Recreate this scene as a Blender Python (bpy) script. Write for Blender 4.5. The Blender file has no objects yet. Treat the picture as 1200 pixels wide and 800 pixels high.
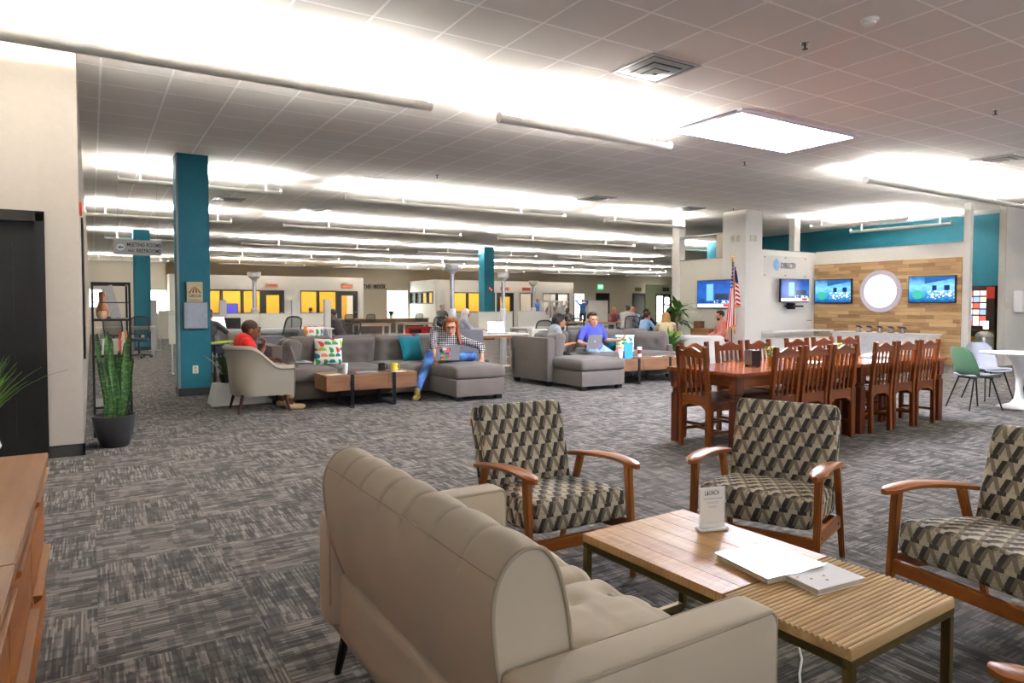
import bpy, bmesh, math, random
from mathutils import Vector, Matrix, Euler
import numpy as np

S = bpy.context.scene
C = S.collection
R = math.radians
random.seed(7)

# ------------------------------------------------------------------ camera, world, exposure
EYE = 1.39
YAW, PITCH = R(31.8), R(2.0)
cd = bpy.data.cameras.new('camera')
cam = bpy.data.objects.new('camera', cd)
C.objects.link(cam)
cam.location = (0, 0, EYE)
cam.rotation_euler = (R(90) - PITCH, 0, -YAW)
cd.sensor_width = 36.0
cd.lens = 795 / 1200 * 36.0
cd.shift_y = -15 / 1200
cd.clip_end = 200
S.camera = cam

W = bpy.data.worlds.new('ambient_fill')  # even ambient fill, added to reach in through the open back of the room
S.world = W
W.use_nodes = True
W.node_tree.nodes['Background'].inputs[0].default_value = (0.95, 0.97, 1.0, 1)
W.node_tree.nodes['Background'].inputs[1].default_value = 0.25
S.view_settings.view_transform = 'Standard'
S.view_settings.look = 'None'
S.view_settings.gamma = 1
S.view_settings.use_curve_mapping = False
S.view_settings.exposure = 2.42
LAMP = 140.0        # strength of the fluorescent strips inside the ceiling fixtures
SKYLIGHT = 22.0     # strength of the ceiling light panel
WINDOW = 1.6       # brightness of daylight seen in the far windows
CEIL = 3.68
S.cycles.max_bounces = 8
S.cycles.diffuse_bounces = 5
S.cycles.caustics_reflective = False
S.cycles.caustics_refractive = False
S.cycles.sample_clamp_indirect = 6.0


# ------------------------------------------------------------------ mesh builder
class MB:
    """collects shapes and links them as one mesh object"""
    def __init__(s):
        s.v, s.f, s.uv = [], [], {}

    def add(s, vs, fs, M=None):
        o = len(s.v)
        for p in vs:
            p = Vector(p)
            s.v.append(M @ p if M is not None else p)
        s.f += [tuple(o + i for i in f) for f in fs]
        return s

    def box(s, x0, x1, y0, y1, z0, z1, M=None):
        vs = [(x, y, z) for z in (z0, z1) for y in (y0, y1) for x in (x0, x1)]
        return s.add(vs, [(0, 2, 3, 1), (4, 5, 7, 6), (0, 1, 5, 4), (2, 6, 7, 3), (0, 4, 6, 2), (1, 3, 7, 5)], M)

    def bar(s, a, b, w, h, up=(0, 0, 1), w2=None, h2=None):
        """rectangular bar from a to b; w across, h along up"""
        a, b = Vector(a), Vector(b)
        d = (b - a).normalized()
        u = Vector(up)
        if abs(d.dot(u)) > 0.98:
            u = Vector((0, 1, 0))
        r = d.cross(u).normalized()
        u = r.cross(d).normalized()
        w2 = w if w2 is None else w2
        h2 = h if h2 is None else h2
        vs = []
        for p, ww, hh in ((a, w, h), (b, w2, h2)):
            for q, t in ((-1, -1), (1, -1), (1, 1), (-1, 1)):
                vs.append(p + r * q * ww / 2 + u * t * hh / 2)
        return s.add(vs, [(3, 2, 1, 0), (4, 5, 6, 7), (0, 1, 5, 4), (1, 2, 6, 5), (2, 3, 7, 6), (3, 0, 4, 7)])

    def tube(s, pts, r, n=8, cap=True):
        pts = [Vector(p) for p in pts]
        rs = r if isinstance(r, (list, tuple)) else [r] * len(pts)
        o = len(s.v)
        prev = None
        for i, p in enumerate(pts):
            d = (pts[min(i + 1, len(pts) - 1)] - pts[max(i - 1, 0)]).normalized()
            if prev is None:
                u = Vector((0, 0, 1)) if abs(d.z) < 0.9 else Vector((1, 0, 0))
            else:
                u = prev
            a = d.cross(u).normalized()
            u = a.cross(d).normalized()
            prev = u
            for k in range(n):
                t = 2 * math.pi * k / n
                s.v.append(p + (a * math.cos(t) + u * math.sin(t)) * rs[i])
        for i in range(len(pts) - 1):
            for k in range(n):
                q = (k + 1) % n
                s.f.append((o + i * n + k, o + i * n + q, o + (i + 1) * n + q, o + (i + 1) * n + k))
        if cap:
            s.f.append(tuple(o + k for k in reversed(range(n))))
            e = o + (len(pts) - 1) * n
            s.f.append(tuple(e + k for k in range(n)))
        return s

    def lathe(s, prof, n=24, c=(0, 0, 0), sx=1, sy=1, M=None):
        vs, fs = [], []
        for r, z in prof:
            for k in range(n):
                t = 2 * math.pi * k / n
                vs.append((c[0] + r * sx * math.cos(t), c[1] + r * sy * math.sin(t), c[2] + z))
        for i in range(len(prof) - 1):
            for k in range(n):
                q = (k + 1) % n
                fs.append((i * n + k, i * n + q, (i + 1) * n + q, (i + 1) * n + k))
        if prof[0][0] > 1e-6:
            fs.append(tuple(reversed(range(n))))
        if prof[-1][0] > 1e-6:
            fs.append(tuple((len(prof) - 1) * n + k for k in range(n)))
        return s.add(vs, fs, M)

    def cyl(s, c, r, h, n=20, r2=None):
        return s.lathe([(r, 0), (r if r2 is None else r2, h)], n, c)

    def prism(s, poly, y0, y1, axis='y', M=None):
        """poly of 2d points extruded along an axis: y -> (x,z), x -> (y,z), z -> (x,y)"""
        n = len(poly)
        vs = []
        for t in (y0, y1):
            for a, b in poly:
                vs.append((a, t, b) if axis == 'y' else (t, a, b) if axis == 'x' else (a, b, t))
        fs = [tuple(range(n)), tuple(reversed(range(n, 2 * n)))]
        fs += [(i, n + i, n + (i + 1) % n, (i + 1) % n) for i in range(n)]
        return s.add(vs, fs, M)

    def ell(s, c, r, n=14, m=10, M=None):
        c, r = Vector(c), (r, r, r) if isinstance(r, (int, float)) else r
        prof = []
        vs, fs = [], []
        for i in range(m + 1):
            ph = -math.pi / 2 + math.pi * i / m
            for k in range(n):
                t = 2 * math.pi * k / n
                p = Vector((r[0] * math.cos(ph) * math.cos(t), r[1] * math.cos(ph) * math.sin(t), r[2] * math.sin(ph)))
                if M is not None:
                    p = M @ p
                vs.append(c + p)
        for i in range(m):
            for k in range(n):
                q = (k + 1) % n
                fs.append((i * n + k, i * n + q, (i + 1) * n + q, (i + 1) * n + k))
        return s.add(vs, fs)

    def cap(s, a, b, r0, r1, n=12):
        """closed tapered capsule"""
        a, b = Vector(a), Vector(b)
        d = (b - a)
        L = max(d.length, 1e-5)
        d = d / L
        pts, rs = [], []
        for t in (-1, -.8, -.45, 0):
            pts.append(a + d * r0 * t)
            rs.append(r0 * max(0.05, math.sqrt(max(0, 1 - t * t))))
        for t in (0, .45, .8, 1):
            pts.append(b + d * r1 * t)
            rs.append(r1 * max(0.05, math.sqrt(max(0, 1 - t * t))))
        return s.tube(pts, rs, n)

    def cushion(s, sx, sy, sz, r=0.04, puff=0.02, n=14, tufts=(), c=(0, 0, 0), M=None, deep=0.03, sig=0.05, grooves=(), side=0.0):
        """rounded box sx*sy*sz centred at c; puff bulges the +-z faces; tufts are (x, y) dimples on +z; grooves (axis, value)"""
        hx, hy, hz = sx / 2, sy / 2, sz / 2
        r = min(r, hx * .98, hy * .98, hz * .98)
        nn = (n, n, max(4, n // 3))
        vs, fs, key = [], [], {}

        def pt(p):
            k = tuple(round(t, 5) for t in p)
            if k in key:
                return key[k]
            q = Vector((p[0] * hx, p[1] * hy, p[2] * hz))
            inn = Vector((max(-(hx - r), min(hx - r, q.x)), max(-(hy - r), min(hy - r, q.y)), max(-(hz - r), min(hz - r, q.z))))
            d = q - inn
            if d.length > 1e-9:
                q = inn + d.normalized() * r
            w = max(0, 1 - p[0] ** 2) ** .6 * max(0, 1 - p[1] ** 2) ** .6
            q.z += puff * w * p[2]
            if side:
                q.x += side * p[0] * max(0, 1 - p[1] ** 2) * max(0, 1 - p[2] ** 2)
                q.y += side * p[1] * max(0, 1 - p[0] ** 2) * max(0, 1 - p[2] ** 2)
            if p[2] > 0:
                dz = 0
                for tx, ty in tufts:
                    dz = max(dz, deep * math.exp(-((q.x - tx) ** 2 + (q.y - ty) ** 2) / (2 * sig * sig)))
                for ax, val, dp, ww in grooves:
                    dz = max(dz, dp * math.exp(-((q.x if ax == 'x' else q.y) - val) ** 2 / (2 * ww * ww)))
                q.z -= dz * p[2]
            key[k] = len(vs)
            vs.append(q)
            return key[k]
        for ax in range(3):
            a, b = [(1, 2), (2, 0), (0, 1)][ax]
            for sg in (-1, 1):
                for i in range(nn[a]):
                    for j in range(nn[b]):
                        quad = []
                        for di, dj in ((0, 0), (1, 0), (1, 1), (0, 1)):
                            p = [0, 0, 0]
                            p[ax] = sg
                            p[a] = -1 + 2 * (i + di) / nn[a]
                            p[b] = -1 + 2 * (j + dj) / nn[b]
                            # crowd samples to the rim
                            p[a] = math.sin(p[a] * math.pi / 2)
                            p[b] = math.sin(p[b] * math.pi / 2)
                            quad.append(pt(p))
                        fs.append(tuple(quad) if sg > 0 else tuple(reversed(quad)))
        T = Matrix.Translation(Vector(c))
        return s.add(vs, fs, (M @ T) if M is not None else T)

    def grid(s, fn, nu, nv, M=None):
        vs = [fn(i / nu, j / nv) for j in range(nv + 1) for i in range(nu + 1)]
        fs = [(j * (nu + 1) + i, j * (nu + 1) + i + 1, (j + 1) * (nu + 1) + i + 1, (j + 1) * (nu + 1) + i) for j in range(nv) for i in range(nu)]
        return s.add(vs, fs, M)


def finish(me, smooth=40, bevel=0, fix=True):
    bm = bmesh.new()
    bm.from_mesh(me)
    bmesh.ops.remove_doubles(bm, verts=bm.verts, dist=1e-5)
    bmesh.ops.dissolve_degenerate(bm, dist=1e-6, edges=bm.edges)
    if fix:
        bmesh.ops.recalc_face_normals(bm, faces=bm.faces)
    if bevel:
        es = [e for e in bm.edges if len(e.link_faces) == 2 and e.calc_face_angle(0) > R(35)]
        if es:
            bmesh.ops.bevel(bm, geom=es, offset=bevel, segments=2, affect='EDGES', clamp_overlap=True)
    uv = bm.loops.layers.uv.verify()
    for f in bm.faces:
        nrm = f.normal
        ax = max(range(3), key=lambda i: abs(nrm[i]))
        for l in f.loops:
            p = l.vert.co
            l[uv].uv = (p.y, p.z) if ax == 0 else (p.x, p.z) if ax == 1 else (p.x, p.y)
        f.smooth = bool(smooth)
    bm.to_mesh(me)
    bm.free()
    if smooth:
        me.set_sharp_from_angle(angle=R(smooth))


def obj(name, mb, mat, parent=None, loc=None, rz=0, smooth=40, bevel=0, fix=True, label=None):
    me = bpy.data.meshes.new(name)
    me.from_pydata([tuple(p) for p in mb.v], [], mb.f)
    finish(me, smooth, bevel, fix)
    me.materials.append(mat)
    o = bpy.data.objects.new(name, me)
    C.objects.link(o)
    if parent:
        o.parent = parent
    if loc is not None:
        o.location = loc
        o.rotation_euler = (0, 0, rz)
    if label:
        o['label'] = label
    return o


def tag(o, label, cat, group=None):
    o['label'] = label
    o['category'] = cat
    if group:
        o['group'] = group
    return o


def thing(name, label, cat, loc=(0, 0, 0), rz=0, group=None):
    o = bpy.data.objects.new(name, None)
    o.empty_display_size = 0.1
    C.objects.link(o)
    o.location = loc
    o.rotation_euler = (0, 0, rz)
    return tag(o, label, cat, group)


def struct(name, mb, mat, parent=None, bevel=0, smooth=0, kind=True):
    o = obj(name, mb, mat, parent, bevel=bevel, smooth=smooth)
    if parent is None:
        o['kind'] = 'structure'
    return o


def dup(root, label, loc, rz, group=None):
    def cp(o, par):
        c = o.copy()
        C.objects.link(c)
        if par:
            c.parent = par
        for ch in o.children:
            cp(ch, c)
        return c
    r = cp(root, None)
    r.location = loc
    r.rotation_euler = (0, 0, rz)
    r['label'] = label
    if group:
        r['group'] = group
    return r


def text_mesh(txt, size, depth=0.004, sx=1.0, align='CENTER', bold=0.0, space=1.0):
    cu = bpy.data.curves.new('lettering', 'FONT')
    cu.body = txt
    cu.size = size
    cu.extrude = depth
    cu.offset = bold
    cu.align_x = align
    cu.align_y = 'CENTER'
    cu.space_character = space
    o = bpy.data.objects.new('lettering', cu)
    C.objects.link(o)
    bpy.context.view_layer.update()
    dg = bpy.context.evaluated_depsgraph_get()
    me = bpy.data.meshes.new_from_object(o.evaluated_get(dg))
    mb = MB()
    mb.add([(v.co.x * sx, v.co.y, v.co.z) for v in me.vertices], [tuple(p.vertices) for p in me.polygons])
    bpy.data.objects.remove(o)
    bpy.data.curves.remove(cu)
    return mb


def facing(mb, loc, facedir):
    """turn lettering built in the xy plane so that it faces -Y ('f'), -X ('l') or +Z ('u') at loc"""
    if facedir == 'f':
        M = Matrix.Translation(loc) @ Matrix.Rotation(R(90), 4, 'X')
    elif facedir == 'l':
        M = Matrix.Translation(loc) @ Matrix.Rotation(R(-90), 4, 'Z') @ Matrix.Rotation(R(90), 4, 'X')
    else:
        M = Matrix.Translation(loc)
    mb.v = [M @ p for p in mb.v]
    return mb


# ------------------------------------------------------------------ materials
def lin(h):
    if isinstance(h, (tuple, list)):
        return tuple(h)[:3]
    h = h.lstrip('#')
    out = []
    for i in (0, 2, 4):
        c = int(h[i:i + 2], 16) / 255
        out.append(c / 12.92 if c <= 0.04045 else ((c + 0.055) / 1.055) ** 2.4)
    return tuple(out)


class X:
    """a node socket with arithmetic"""
    def __init__(s, nt, sock):
        s.nt, s.k = nt, sock

    def m(s, op, *a):
        n = s.nt.nodes.new('ShaderNodeMath')
        n.operation = op
        for i, t in enumerate((s,) + a):
            if isinstance(t, X):
                s.nt.links.new(t.k, n.inputs[i])
            else:
                n.inputs[i].default_value = t
        return X(s.nt, n.outputs[0])

    def __add__(s, o): return s.m('ADD', o)
    def __radd__(s, o): return s.m('ADD', o)
    def __sub__(s, o): return s.m('SUBTRACT', o)
    def __mul__(s, o): return s.m('MULTIPLY', o)
    def __rmul__(s, o): return s.m('MULTIPLY', o)
    def __truediv__(s, o): return s.m('DIVIDE', o)
    def floor(s): return s.m('FLOOR')
    def fract(s): return s.m('FRACT')
    def abs(s): return s.m('ABSOLUTE')
    def lt(s, o): return s.m('LESS_THAN', o)
    def gt(s, o): return s.m('GREATER_THAN', o)
    def mod2(s): return s.m('FLOORED_MODULO', 2.0)
    def inv(s): return (s * -1.0) + 1.0
    def sin(s): return s.m('SINE')
    def maxi(s, o): return s.m('MAXIMUM', o)
    def mini(s, o): return s.m('MINIMUM', o)
    def pow(s, o): return s.m('POWER', o)


def mixf(a, b, t):
    return a + (b - a) * t if isinstance(a, X) else (b * t + t.inv() * a)


class M_:
    def __init__(s, name, base='#888888', rough=0.6, metal=0.0, spec=0.35):
        s.mat = bpy.data.materials.new(name)
        s.mat.use_nodes = True
        s.nt = s.mat.node_tree
        s.b = s.nt.nodes['Principled BSDF']
        s.b.inputs['Base Color'].default_value = lin(base) + (1,)
        s.b.inputs['Roughness'].default_value = rough
        s.b.inputs['Metallic'].default_value = metal
        s.b.inputs['Specular IOR Level'].default_value = spec

    def coords(s, kind='Object'):
        n = s.nt.nodes.new('ShaderNodeTexCoord')
        q = s.nt.nodes.new('ShaderNodeSeparateXYZ')
        s.nt.links.new(n.outputs[kind], q.inputs[0])
        return [X(s.nt, q.outputs[i]) for i in range(3)]

    def world(s):
        n = s.nt.nodes.new('ShaderNodeNewGeometry')
        q = s.nt.nodes.new('ShaderNodeSeparateXYZ')
        s.nt.links.new(n.outputs['Position'], q.inputs[0])
        return [X(s.nt, q.outputs[i]) for i in range(3)]

    def vec(s, x, y, z=0.0):
        n = s.nt.nodes.new('ShaderNodeCombineXYZ')
        for i, t in enumerate((x, y, z)):
            if isinstance(t, X):
                s.nt.links.new(t.k, n.inputs[i])
            else:
                n.inputs[i].default_value = t
        return X(s.nt, n.outputs[0])

    def noise(s, v, scale=1.0, detail=3.0, rough=0.5):
        n = s.nt.nodes.new('ShaderNodeTexNoise')
        s.nt.links.new(v.k, n.inputs['Vector'])
        n.inputs['Scale'].default_value = scale
        n.inputs['Detail'].default_value = detail
        n.inputs['Roughness'].default_value = rough
        return X(s.nt, n.outputs[0])

    def rnd(s, v):
        n = s.nt.nodes.new('ShaderNodeTexWhiteNoise')
        n.noise_dimensions = '3D'
        s.nt.links.new(v.k, n.inputs['Vector'])
        return X(s.nt, n.outputs['Value'])

    def ramp(s, t, stops, interp='LINEAR'):
        n = s.nt.nodes.new('ShaderNodeValToRGB')
        n.color_ramp.interpolation = interp
        el = n.color_ramp.elements
        while len(el) < len(stops):
            el.new(0.5)
        for e, (p, c) in zip(el, stops):
            e.position = p
            e.color = lin(c) + (1,)
        s.nt.links.new(t.k, n.inputs[0])
        return X(s.nt, n.outputs[0])

    def mix(s, a, b, t, mode='MIX'):
        n = s.nt.nodes.new('ShaderNodeMix')
        n.data_type = 'RGBA'
        n.blend_type = mode
        for sock, val in ((n.inputs[6], a), (n.inputs[7], b)):
            if isinstance(val, X):
                s.nt.links.new(val.k, sock)
            else:
                sock.default_value = lin(val) + (1,)
        if isinstance(t, X):
            s.nt.links.new(t.k, n.inputs[0])
        else:
            n.inputs[0].default_value = t
        return X(s.nt, n.outputs[2])

    def color(s, x):
        s.nt.links.new(x.k, s.b.inputs['Base Color'])
        return s

    def set(s, name, x):
        if isinstance(x, X):
            s.nt.links.new(x.k, s.b.inputs[name])
        else:
            s.b.inputs[name].default_value = x
        return s

    def bump(s, h, strength=0.3, dist=0.01):
        n = s.nt.nodes.new('ShaderNodeBump')
        n.inputs['Strength'].default_value = strength
        n.inputs['Distance'].default_value = dist
        s.nt.links.new(h.k, n.inputs['Height'])
        s.nt.links.new(n.outputs[0], s.b.inputs['Normal'])
        return s

    def emit(s, col, strength):
        if isinstance(col, X):
            s.nt.links.new(col.k, s.b.inputs['Emission Color'])
        else:
            s.b.inputs['Emission Color'].default_value = lin(col) + (1,)
        s.b.inputs['Emission Strength'].default_value = strength
        return s


_plain = {}


def plain(name, base, rough=0.6, metal=0.0, vary=0.08, scale=18.0, spec=0.35):
    if name in _plain:
        return _plain[name]
    m = M_(name, base, rough, metal, spec)
    x, y, z = m.coords()
    n = m.noise(m.vec(x, y, z), scale, 4)
    c = lin(base)
    lo = tuple(t * (1 - vary) for t in c)
    hi = tuple(min(1, t * (1 + vary)) for t in c)
    m.color(m.ramp(n, [(0.3, lo), (0.7, hi)]))
    _plain[name] = m.mat
    return m.mat


def fabric(name, base, vary=0.12, weave=900.0, bump=0.15, rough=0.9):
    if name in _plain:
        return _plain[name]
    m = M_(name, base, rough, 0, 0.15)
    u, v, _ = m.coords('UV')
    x, y, z = m.coords()
    big = m.noise(m.vec(x, y, z), 5, 3)
    fine = m.noise(m.vec(u * weave, v * weave * .35), 1, 2)
    fine2 = m.noise(m.vec(u * weave * .35, v * weave), 1, 2)
    t = big * 0.35 + fine * 0.35 + fine2 * 0.3
    c = lin(base)
    m.color(m.ramp(t, [(0.3, tuple(k * (1 - vary) for k in c)), (0.7, tuple(min(1, k * (1 + vary)) for k in c))]))
    m.bump(fine + fine2, bump, 0.001)
    m.set('Sheen Weight', 0.15)
    _plain[name] = m.mat
    return m.mat


def wood(name, dark, light, along='x', rough=0.45, scale=1.0, spec=0.4, space='Object'):
    if name in _plain:
        return _plain[name]
    m = M_(name, light, rough, 0, spec)
    x, y, z = m.coords(space)
    k = {'x': (2.0, 26, 26), 'y': (26, 2.0, 26), 'z': (26, 26, 2.0)}[along]
    g = m.noise(m.vec(x * k[0] * scale, y * k[1] * scale, z * k[2] * scale), 1, 5, 0.6)
    b = m.noise(m.vec(x * k[0] * .2, y * k[1] * .2, z * k[2] * .2), 1, 2)
    t = g * 0.65 + b * 0.35
    m.color(m.ramp(t, [(0.28, dark), (0.72, light)]))
    m.bump(g, 0.12, 0.002)
    _plain[name] = m.mat
    return m.mat


def glow(name, col, strength):
    if name in _plain:
        return _plain[name]
    m = M_(name, col, 0.5)
    m.emit(col, strength)
    _plain[name] = m.mat
    return m.mat


def carpet():
    m = M_('carpet_tiles', '#555555', 0.95, 0, 0.1)
    px, py, _ = m.world()
    T = 0.6096
    i = (px / T).floor()
    j = ((py - 3.61) / T).floor()
    par = (i + j).mod2()
    s = mixf(px, py, par)
    t = mixf(py, px, par)
    idn = i * 7.31 + j * 3.77
    sc = (s / 0.0078).floor()
    r0 = m.rnd(m.vec(sc, idn, 1.0))
    tc = (t / 0.15 + r0 * 9.0).floor()
    line = m.rnd(m.vec(sc, tc, idn))
    sb = (s / 0.041).floor()
    r1 = m.rnd(m.vec(sb, idn, 5.0))
    tb = (t / 0.12 + r1 * 7.0).floor()
    block = m.rnd(m.vec(sb, tb, idn + 3.0))
    tcx = (t / 0.03).floor()
    cross = m.rnd(m.vec(tcx, (s / 0.16 + m.rnd(m.vec(tcx, idn, 2.0)) * 5.0).floor(), idn))
    tuft = m.noise(m.vec(px, py, 0.0), 420, 2)
    v = line * 0.50 + block.gt(0.34) * 0.24 + cross.gt(0.40) * 0.14 + tuft * 0.14
    m.color(m.ramp(v, [(0.14, '#1f1e1d'), (0.40, '#33312f'), (0.64, '#4c4947'), (0.92, '#78726d')]))
    m.bump(line * 0.5 + tuft, 0.4, 0.004)
    m.set('Sheen Weight', 0.06)
    m.set('Sheen Roughness', 0.45)
    return m.mat


def ceiling_mat():
    m = M_('acoustic_ceiling', '#d9d4cf', 0.9, 0, 0.1)
    px, py, _ = m.world()
    T = 0.6096
    u = ((px - 3.168) / T + 0.5).fract() - 0.5
    v = ((py - 4.626) / T + 0.5).fract() - 0.5
    bar = u.abs().mini(v.abs()).lt(0.019)
    n = m.noise(m.vec(px, py, 0.0), 160, 3)
    tid = m.rnd(m.vec(((px - 3.168) / T).floor(), ((py - 4.626) / T).floor(), 0.0))
    base = m.ramp(n * 0.8 + tid * 0.2, [(0.3, '#e0dcd7'), (0.7, '#e8e5e1')])
    m.color(m.mix(base, '#fdfcfa', bar))
    m.bump(n * bar.inv() + bar * 2.0, 0.25, 0.004)
    return m.mat


def tumbling(name):
    """interlocking cream, taupe and charcoal weave of the armchairs"""
    m = M_(name, '#8a8272', 0.9, 0, 0.12)
    u, v, _ = m.coords('UV')
    u = u / 0.086
    v = v / 0.076
    row = v.floor()
    uu = u + row * 0.37
    fu = uu.fract()
    fv = v.fract()
    t = (fv - 0.22) / 0.78
    low = fv.lt(0.24)

    def strip(c0, c1, w):
        d = ((fu - (t * (c1 - c0) + c0)) + 0.5).fract() - 0.5
        return d.abs().lt(w)
    bar = strip(0.42, 0.12, 0.12)
    dark = strip(0.56, 0.84, 0.135)
    mid = strip(0.80, 1.05, 0.11)
    n = m.noise(m.vec(u * 12.0, v * 12.0), 1, 3)
    cream = m.ramp(n, [(0.35, '#a59e8a'), (0.65, '#cec7b3')])
    col = m.mix(cream, '#7a7163', mid)
    col = m.mix(col, '#413e3c', dark)
    col = m.mix(col, '#867c6d', bar)
    dash = m.mix('#c3bca8', '#454140', (fu + 0.15).fract().gt(0.52))
    col = m.mix(col, dash, low)
    m.color(col)
    w = m.noise(m.vec(u * 50.0, v * 50.0), 1, 1)
    m.bump(w, 0.2, 0.001)
    return m.mat


def plank_wall():
    m = M_('reclaimed_planks', '#b08a5a', 0.55, 0, 0.3)
    px, py, pz = m.world()
    row = (pz / 0.088).floor()
    off = m.rnd(m.vec(row, 3.0, 0.0))
    bx = py / 0.6 + off * 5.0
    cell = bx.floor()
    r = m.rnd(m.vec(row, cell, 1.0))
    g = m.noise(m.vec(py * 3.0 + r * 40.0, pz * 45.0, row), 1, 4, 0.6)
    t = r * 0.42 + g * 0.62 - 0.02
    col = m.ramp(t, [(0.12, '#6f523a'), (0.30, '#95744f'), (0.48, '#b8966a'), (0.72, '#cdb083'), (0.95, '#d8bf95')])
    gap = (pz / 0.088).fract().lt(0.05).maxi((bx).fract().lt(0.006))
    m.color(m.mix(col, '#5a4230', gap * 0.6))
    m.bump(g * gap.inv(), 0.2, 0.004)
    return m.mat


mt_white = plain('white_paint', '#ece9e3', 0.7, vary=0.02)
mt_tan = plain('tan_paint', '#b9ae9c', 0.8, vary=0.02)
mt_wall = plain('warm_white_paint', '#d4ccc2', 0.7, vary=0.02)
mt_teal = plain('teal_paint', '#12667b', 0.6, vary=0.04)
mt_black = plain('black_paint', '#0d0d0d', 0.45, vary=0.1)
mt_base = plain('charcoal_vinyl', '#25272b', 0.5, vary=0.1)
mt_steel = plain('brushed_steel', '#a9a9aa', 0.35, 0.9)
mt_bmetal = plain('black_metal', '#1a1a1c', 0.4, 0.4)
mt_greymetal = plain('grey_enamel', '#cbcbc8', 0.45, 0.0, vary=0.03)
mt_plastic = plain('white_plastic', '#eeeeec', 0.35, vary=0.02)
mt_bplastic = plain('black_plastic', '#18181a', 0.45, vary=0.1)
mt_charcoal = fabric('charcoal_upholstery', '#5a5450', 0.16)
mt_paper = plain('paper', '#f2f0ec', 0.7, vary=0.02)
mt_green = plain('leaf_green', '#3f6b2a', 0.45, vary=0.35, scale=30)
mt_soil = plain('potting_soil', '#2b2018', 0.95, vary=0.3, scale=80)
mt_window = glow('daylight_pane', '#f4fbf4', WINDOW)
mt_chrome = plain('chrome', '#d0d0d2', 0.18, 1.0, vary=0.02)
# ------------------------------------------------------------------ setting
struct('floor', MB().box(-2.3, 46, -4, 41, -0.1, 0), carpet())
struct('ceiling', MB().box(-2.3, 46, -4, 41, CEIL, CEIL + 0.1), ceiling_mat())

# left wall: a block whose end stands at (-0.08, 7.4); the doorway is in its front face
wl = MB()
wl.box(-2.3, -1.37, 7.40, 7.56, 0, CEIL)
wl.box(-1.37, -0.36, 7.40, 7.56, 2.22, CEIL)
wl.box(-0.36, -0.08, 7.40, 7.56, 0, CEIL)
struct('wall_left', wl, mt_wall)
struct('wall_left_inner', MB().box(-0.24, -0.08, 7.56, 41, 0, CEIL), mt_wall)
struct('wall_west', MB().box(-2.3, -2.14, -4, 7.40, 0, CEIL), mt_wall)
struct('baseboard_left', MB().box(-0.36, -0.072, 7.388, 7.41, 0, 0.11).box(-0.09, -0.068, 7.388, 8.2, 0, 0.11), mt_base)
d = MB().box(-1.33, -0.40, 7.45, 7.50, 0.01, 2.14)
dr = struct('door_1', d, mt_black)
struct('frame', MB().box(-1.38, -1.31, 7.37, 7.52, 0, 2.22).box(-0.415, -0.345, 7.37, 7.52, 0, 2.22).box(-1.38, -0.345, 7.37, 7.52, 2.13, 2.22), mt_black, dr, bevel=0.004)
struct('inset_panel', MB().box(-1.15, -0.58, 7.444, 7.455, 1.15, 1.95).box(-1.15, -0.58, 7.444, 7.455, 0.2, 0.95), mt_black, dr, bevel=0.004)
dh = MB()
dh.cyl((-1.25, 7.42, 1.0), 0.02, 0.03).tube([(-1.25, 7.41, 1.015), (-1.14, 7.41, 1.015)], 0.01)
obj('door_handle', dh, mt_steel, dr)

# right wall and the opening to the vending area
struct('wall_right', MB().box(17.60, 27, 7.20, 7.32, 0, CEIL), mt_white)
struct('wall_right_return', MB().box(17.585, 17.60, 7.19, 7.33, 0, CEIL), plain('grey_paint', '#c4bfb6', 0.7, vary=0.02))
struct('wall_teal', MB().box(19.3, 19.46, 7.36, 17.5, 0, CEIL), mt_teal)
struct('floor_vending', MB().box(16.96, 19.28, 7.38, 11.2, 0.0, 0.004), plain('maple_vinyl', '#b98d5d', 0.35, vary=0.1))

# television corner: white partition, reclaimed plank wall, post
struct('wall_television', MB().box(14.0, 16.96, 11.40, 11.54, 0, 2.80), mt_white)
struct('wall_planks', MB().box(16.80, 16.96, 7.70, 11.40, 0, 2.82), mt_white)
struct('trim_1', MB().box(16.765, 16.80, 7.72, 11.40, 0, 2.48), plank_wall())
struct('trim_2', MB().box(16.78, 16.90, 7.56, 7.70, 0, CEIL), mt_white)
struct('trim_3', MB().box(15.93, 16.17, 11.44, 11.60, 2.80, CEIL), mt_white)
struct('trim_4', MB().box(13.95, 16.98, 11.38, 11.56, 2.80, 2.815).box(16.78, 16.98, 7.70, 11.38, 2.82, 2.835), plain('grey_cap', '#8a8784', 0.5))
# clad pillar and the screen wall left of it
struct('wall_pillar', MB().box(13.40, 14.0, 10.95, 11.65, 0, CEIL), mt_white)
struct('wall_screen', MB().box(13.42, 13.56, 11.65, 13.30, 0, 2.56), plain('cream_paint', '#e6e2d4', 0.7, vary=0.02))
struct('trim_5', MB().box(13.38, 13.60, 13.10, 13.36, 0, CEIL), mt_white)
struct('trim_6', MB().box(13.40, 13.58, 11.65, 13.10, 2.56, 2.58).box(13.40, 13.58, 11.65, 13.12, 3.16, 3.19), plain('grey_cap', '#8a8784', 0.5))
struct('trim_7', MB().box(13.43, 13.55, 11.65, 11.88, 2.58, 3.16), mt_tan)
for i, (x, y) in enumerate(((13.399, 11.18), (13.399, 11.34), (13.60, 10.949), (13.74, 10.949))):
    b = MB()
    if i < 2:
        b.box(13.388, 13.4, y - .05, y + .05, 2.93, 3.08)
    else:
        b.box(x - .05, x + .05, 10.938, 10.95, 2.93, 3.08)
    o = tag(obj('blank_plate', b, plain('ivory_plate', '#d5cfbe', 0.5), bevel=0.004),
            ['square ivory plate high on the pillar left face, left of two', 'square ivory plate high on the pillar left face, right of two',
             'square ivory plate high on the pillar front face, left of two', 'square ivory plate high on the pillar front face, right of two'][i], 'wall plate', 'ivory plates on the white pillar')


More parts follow.
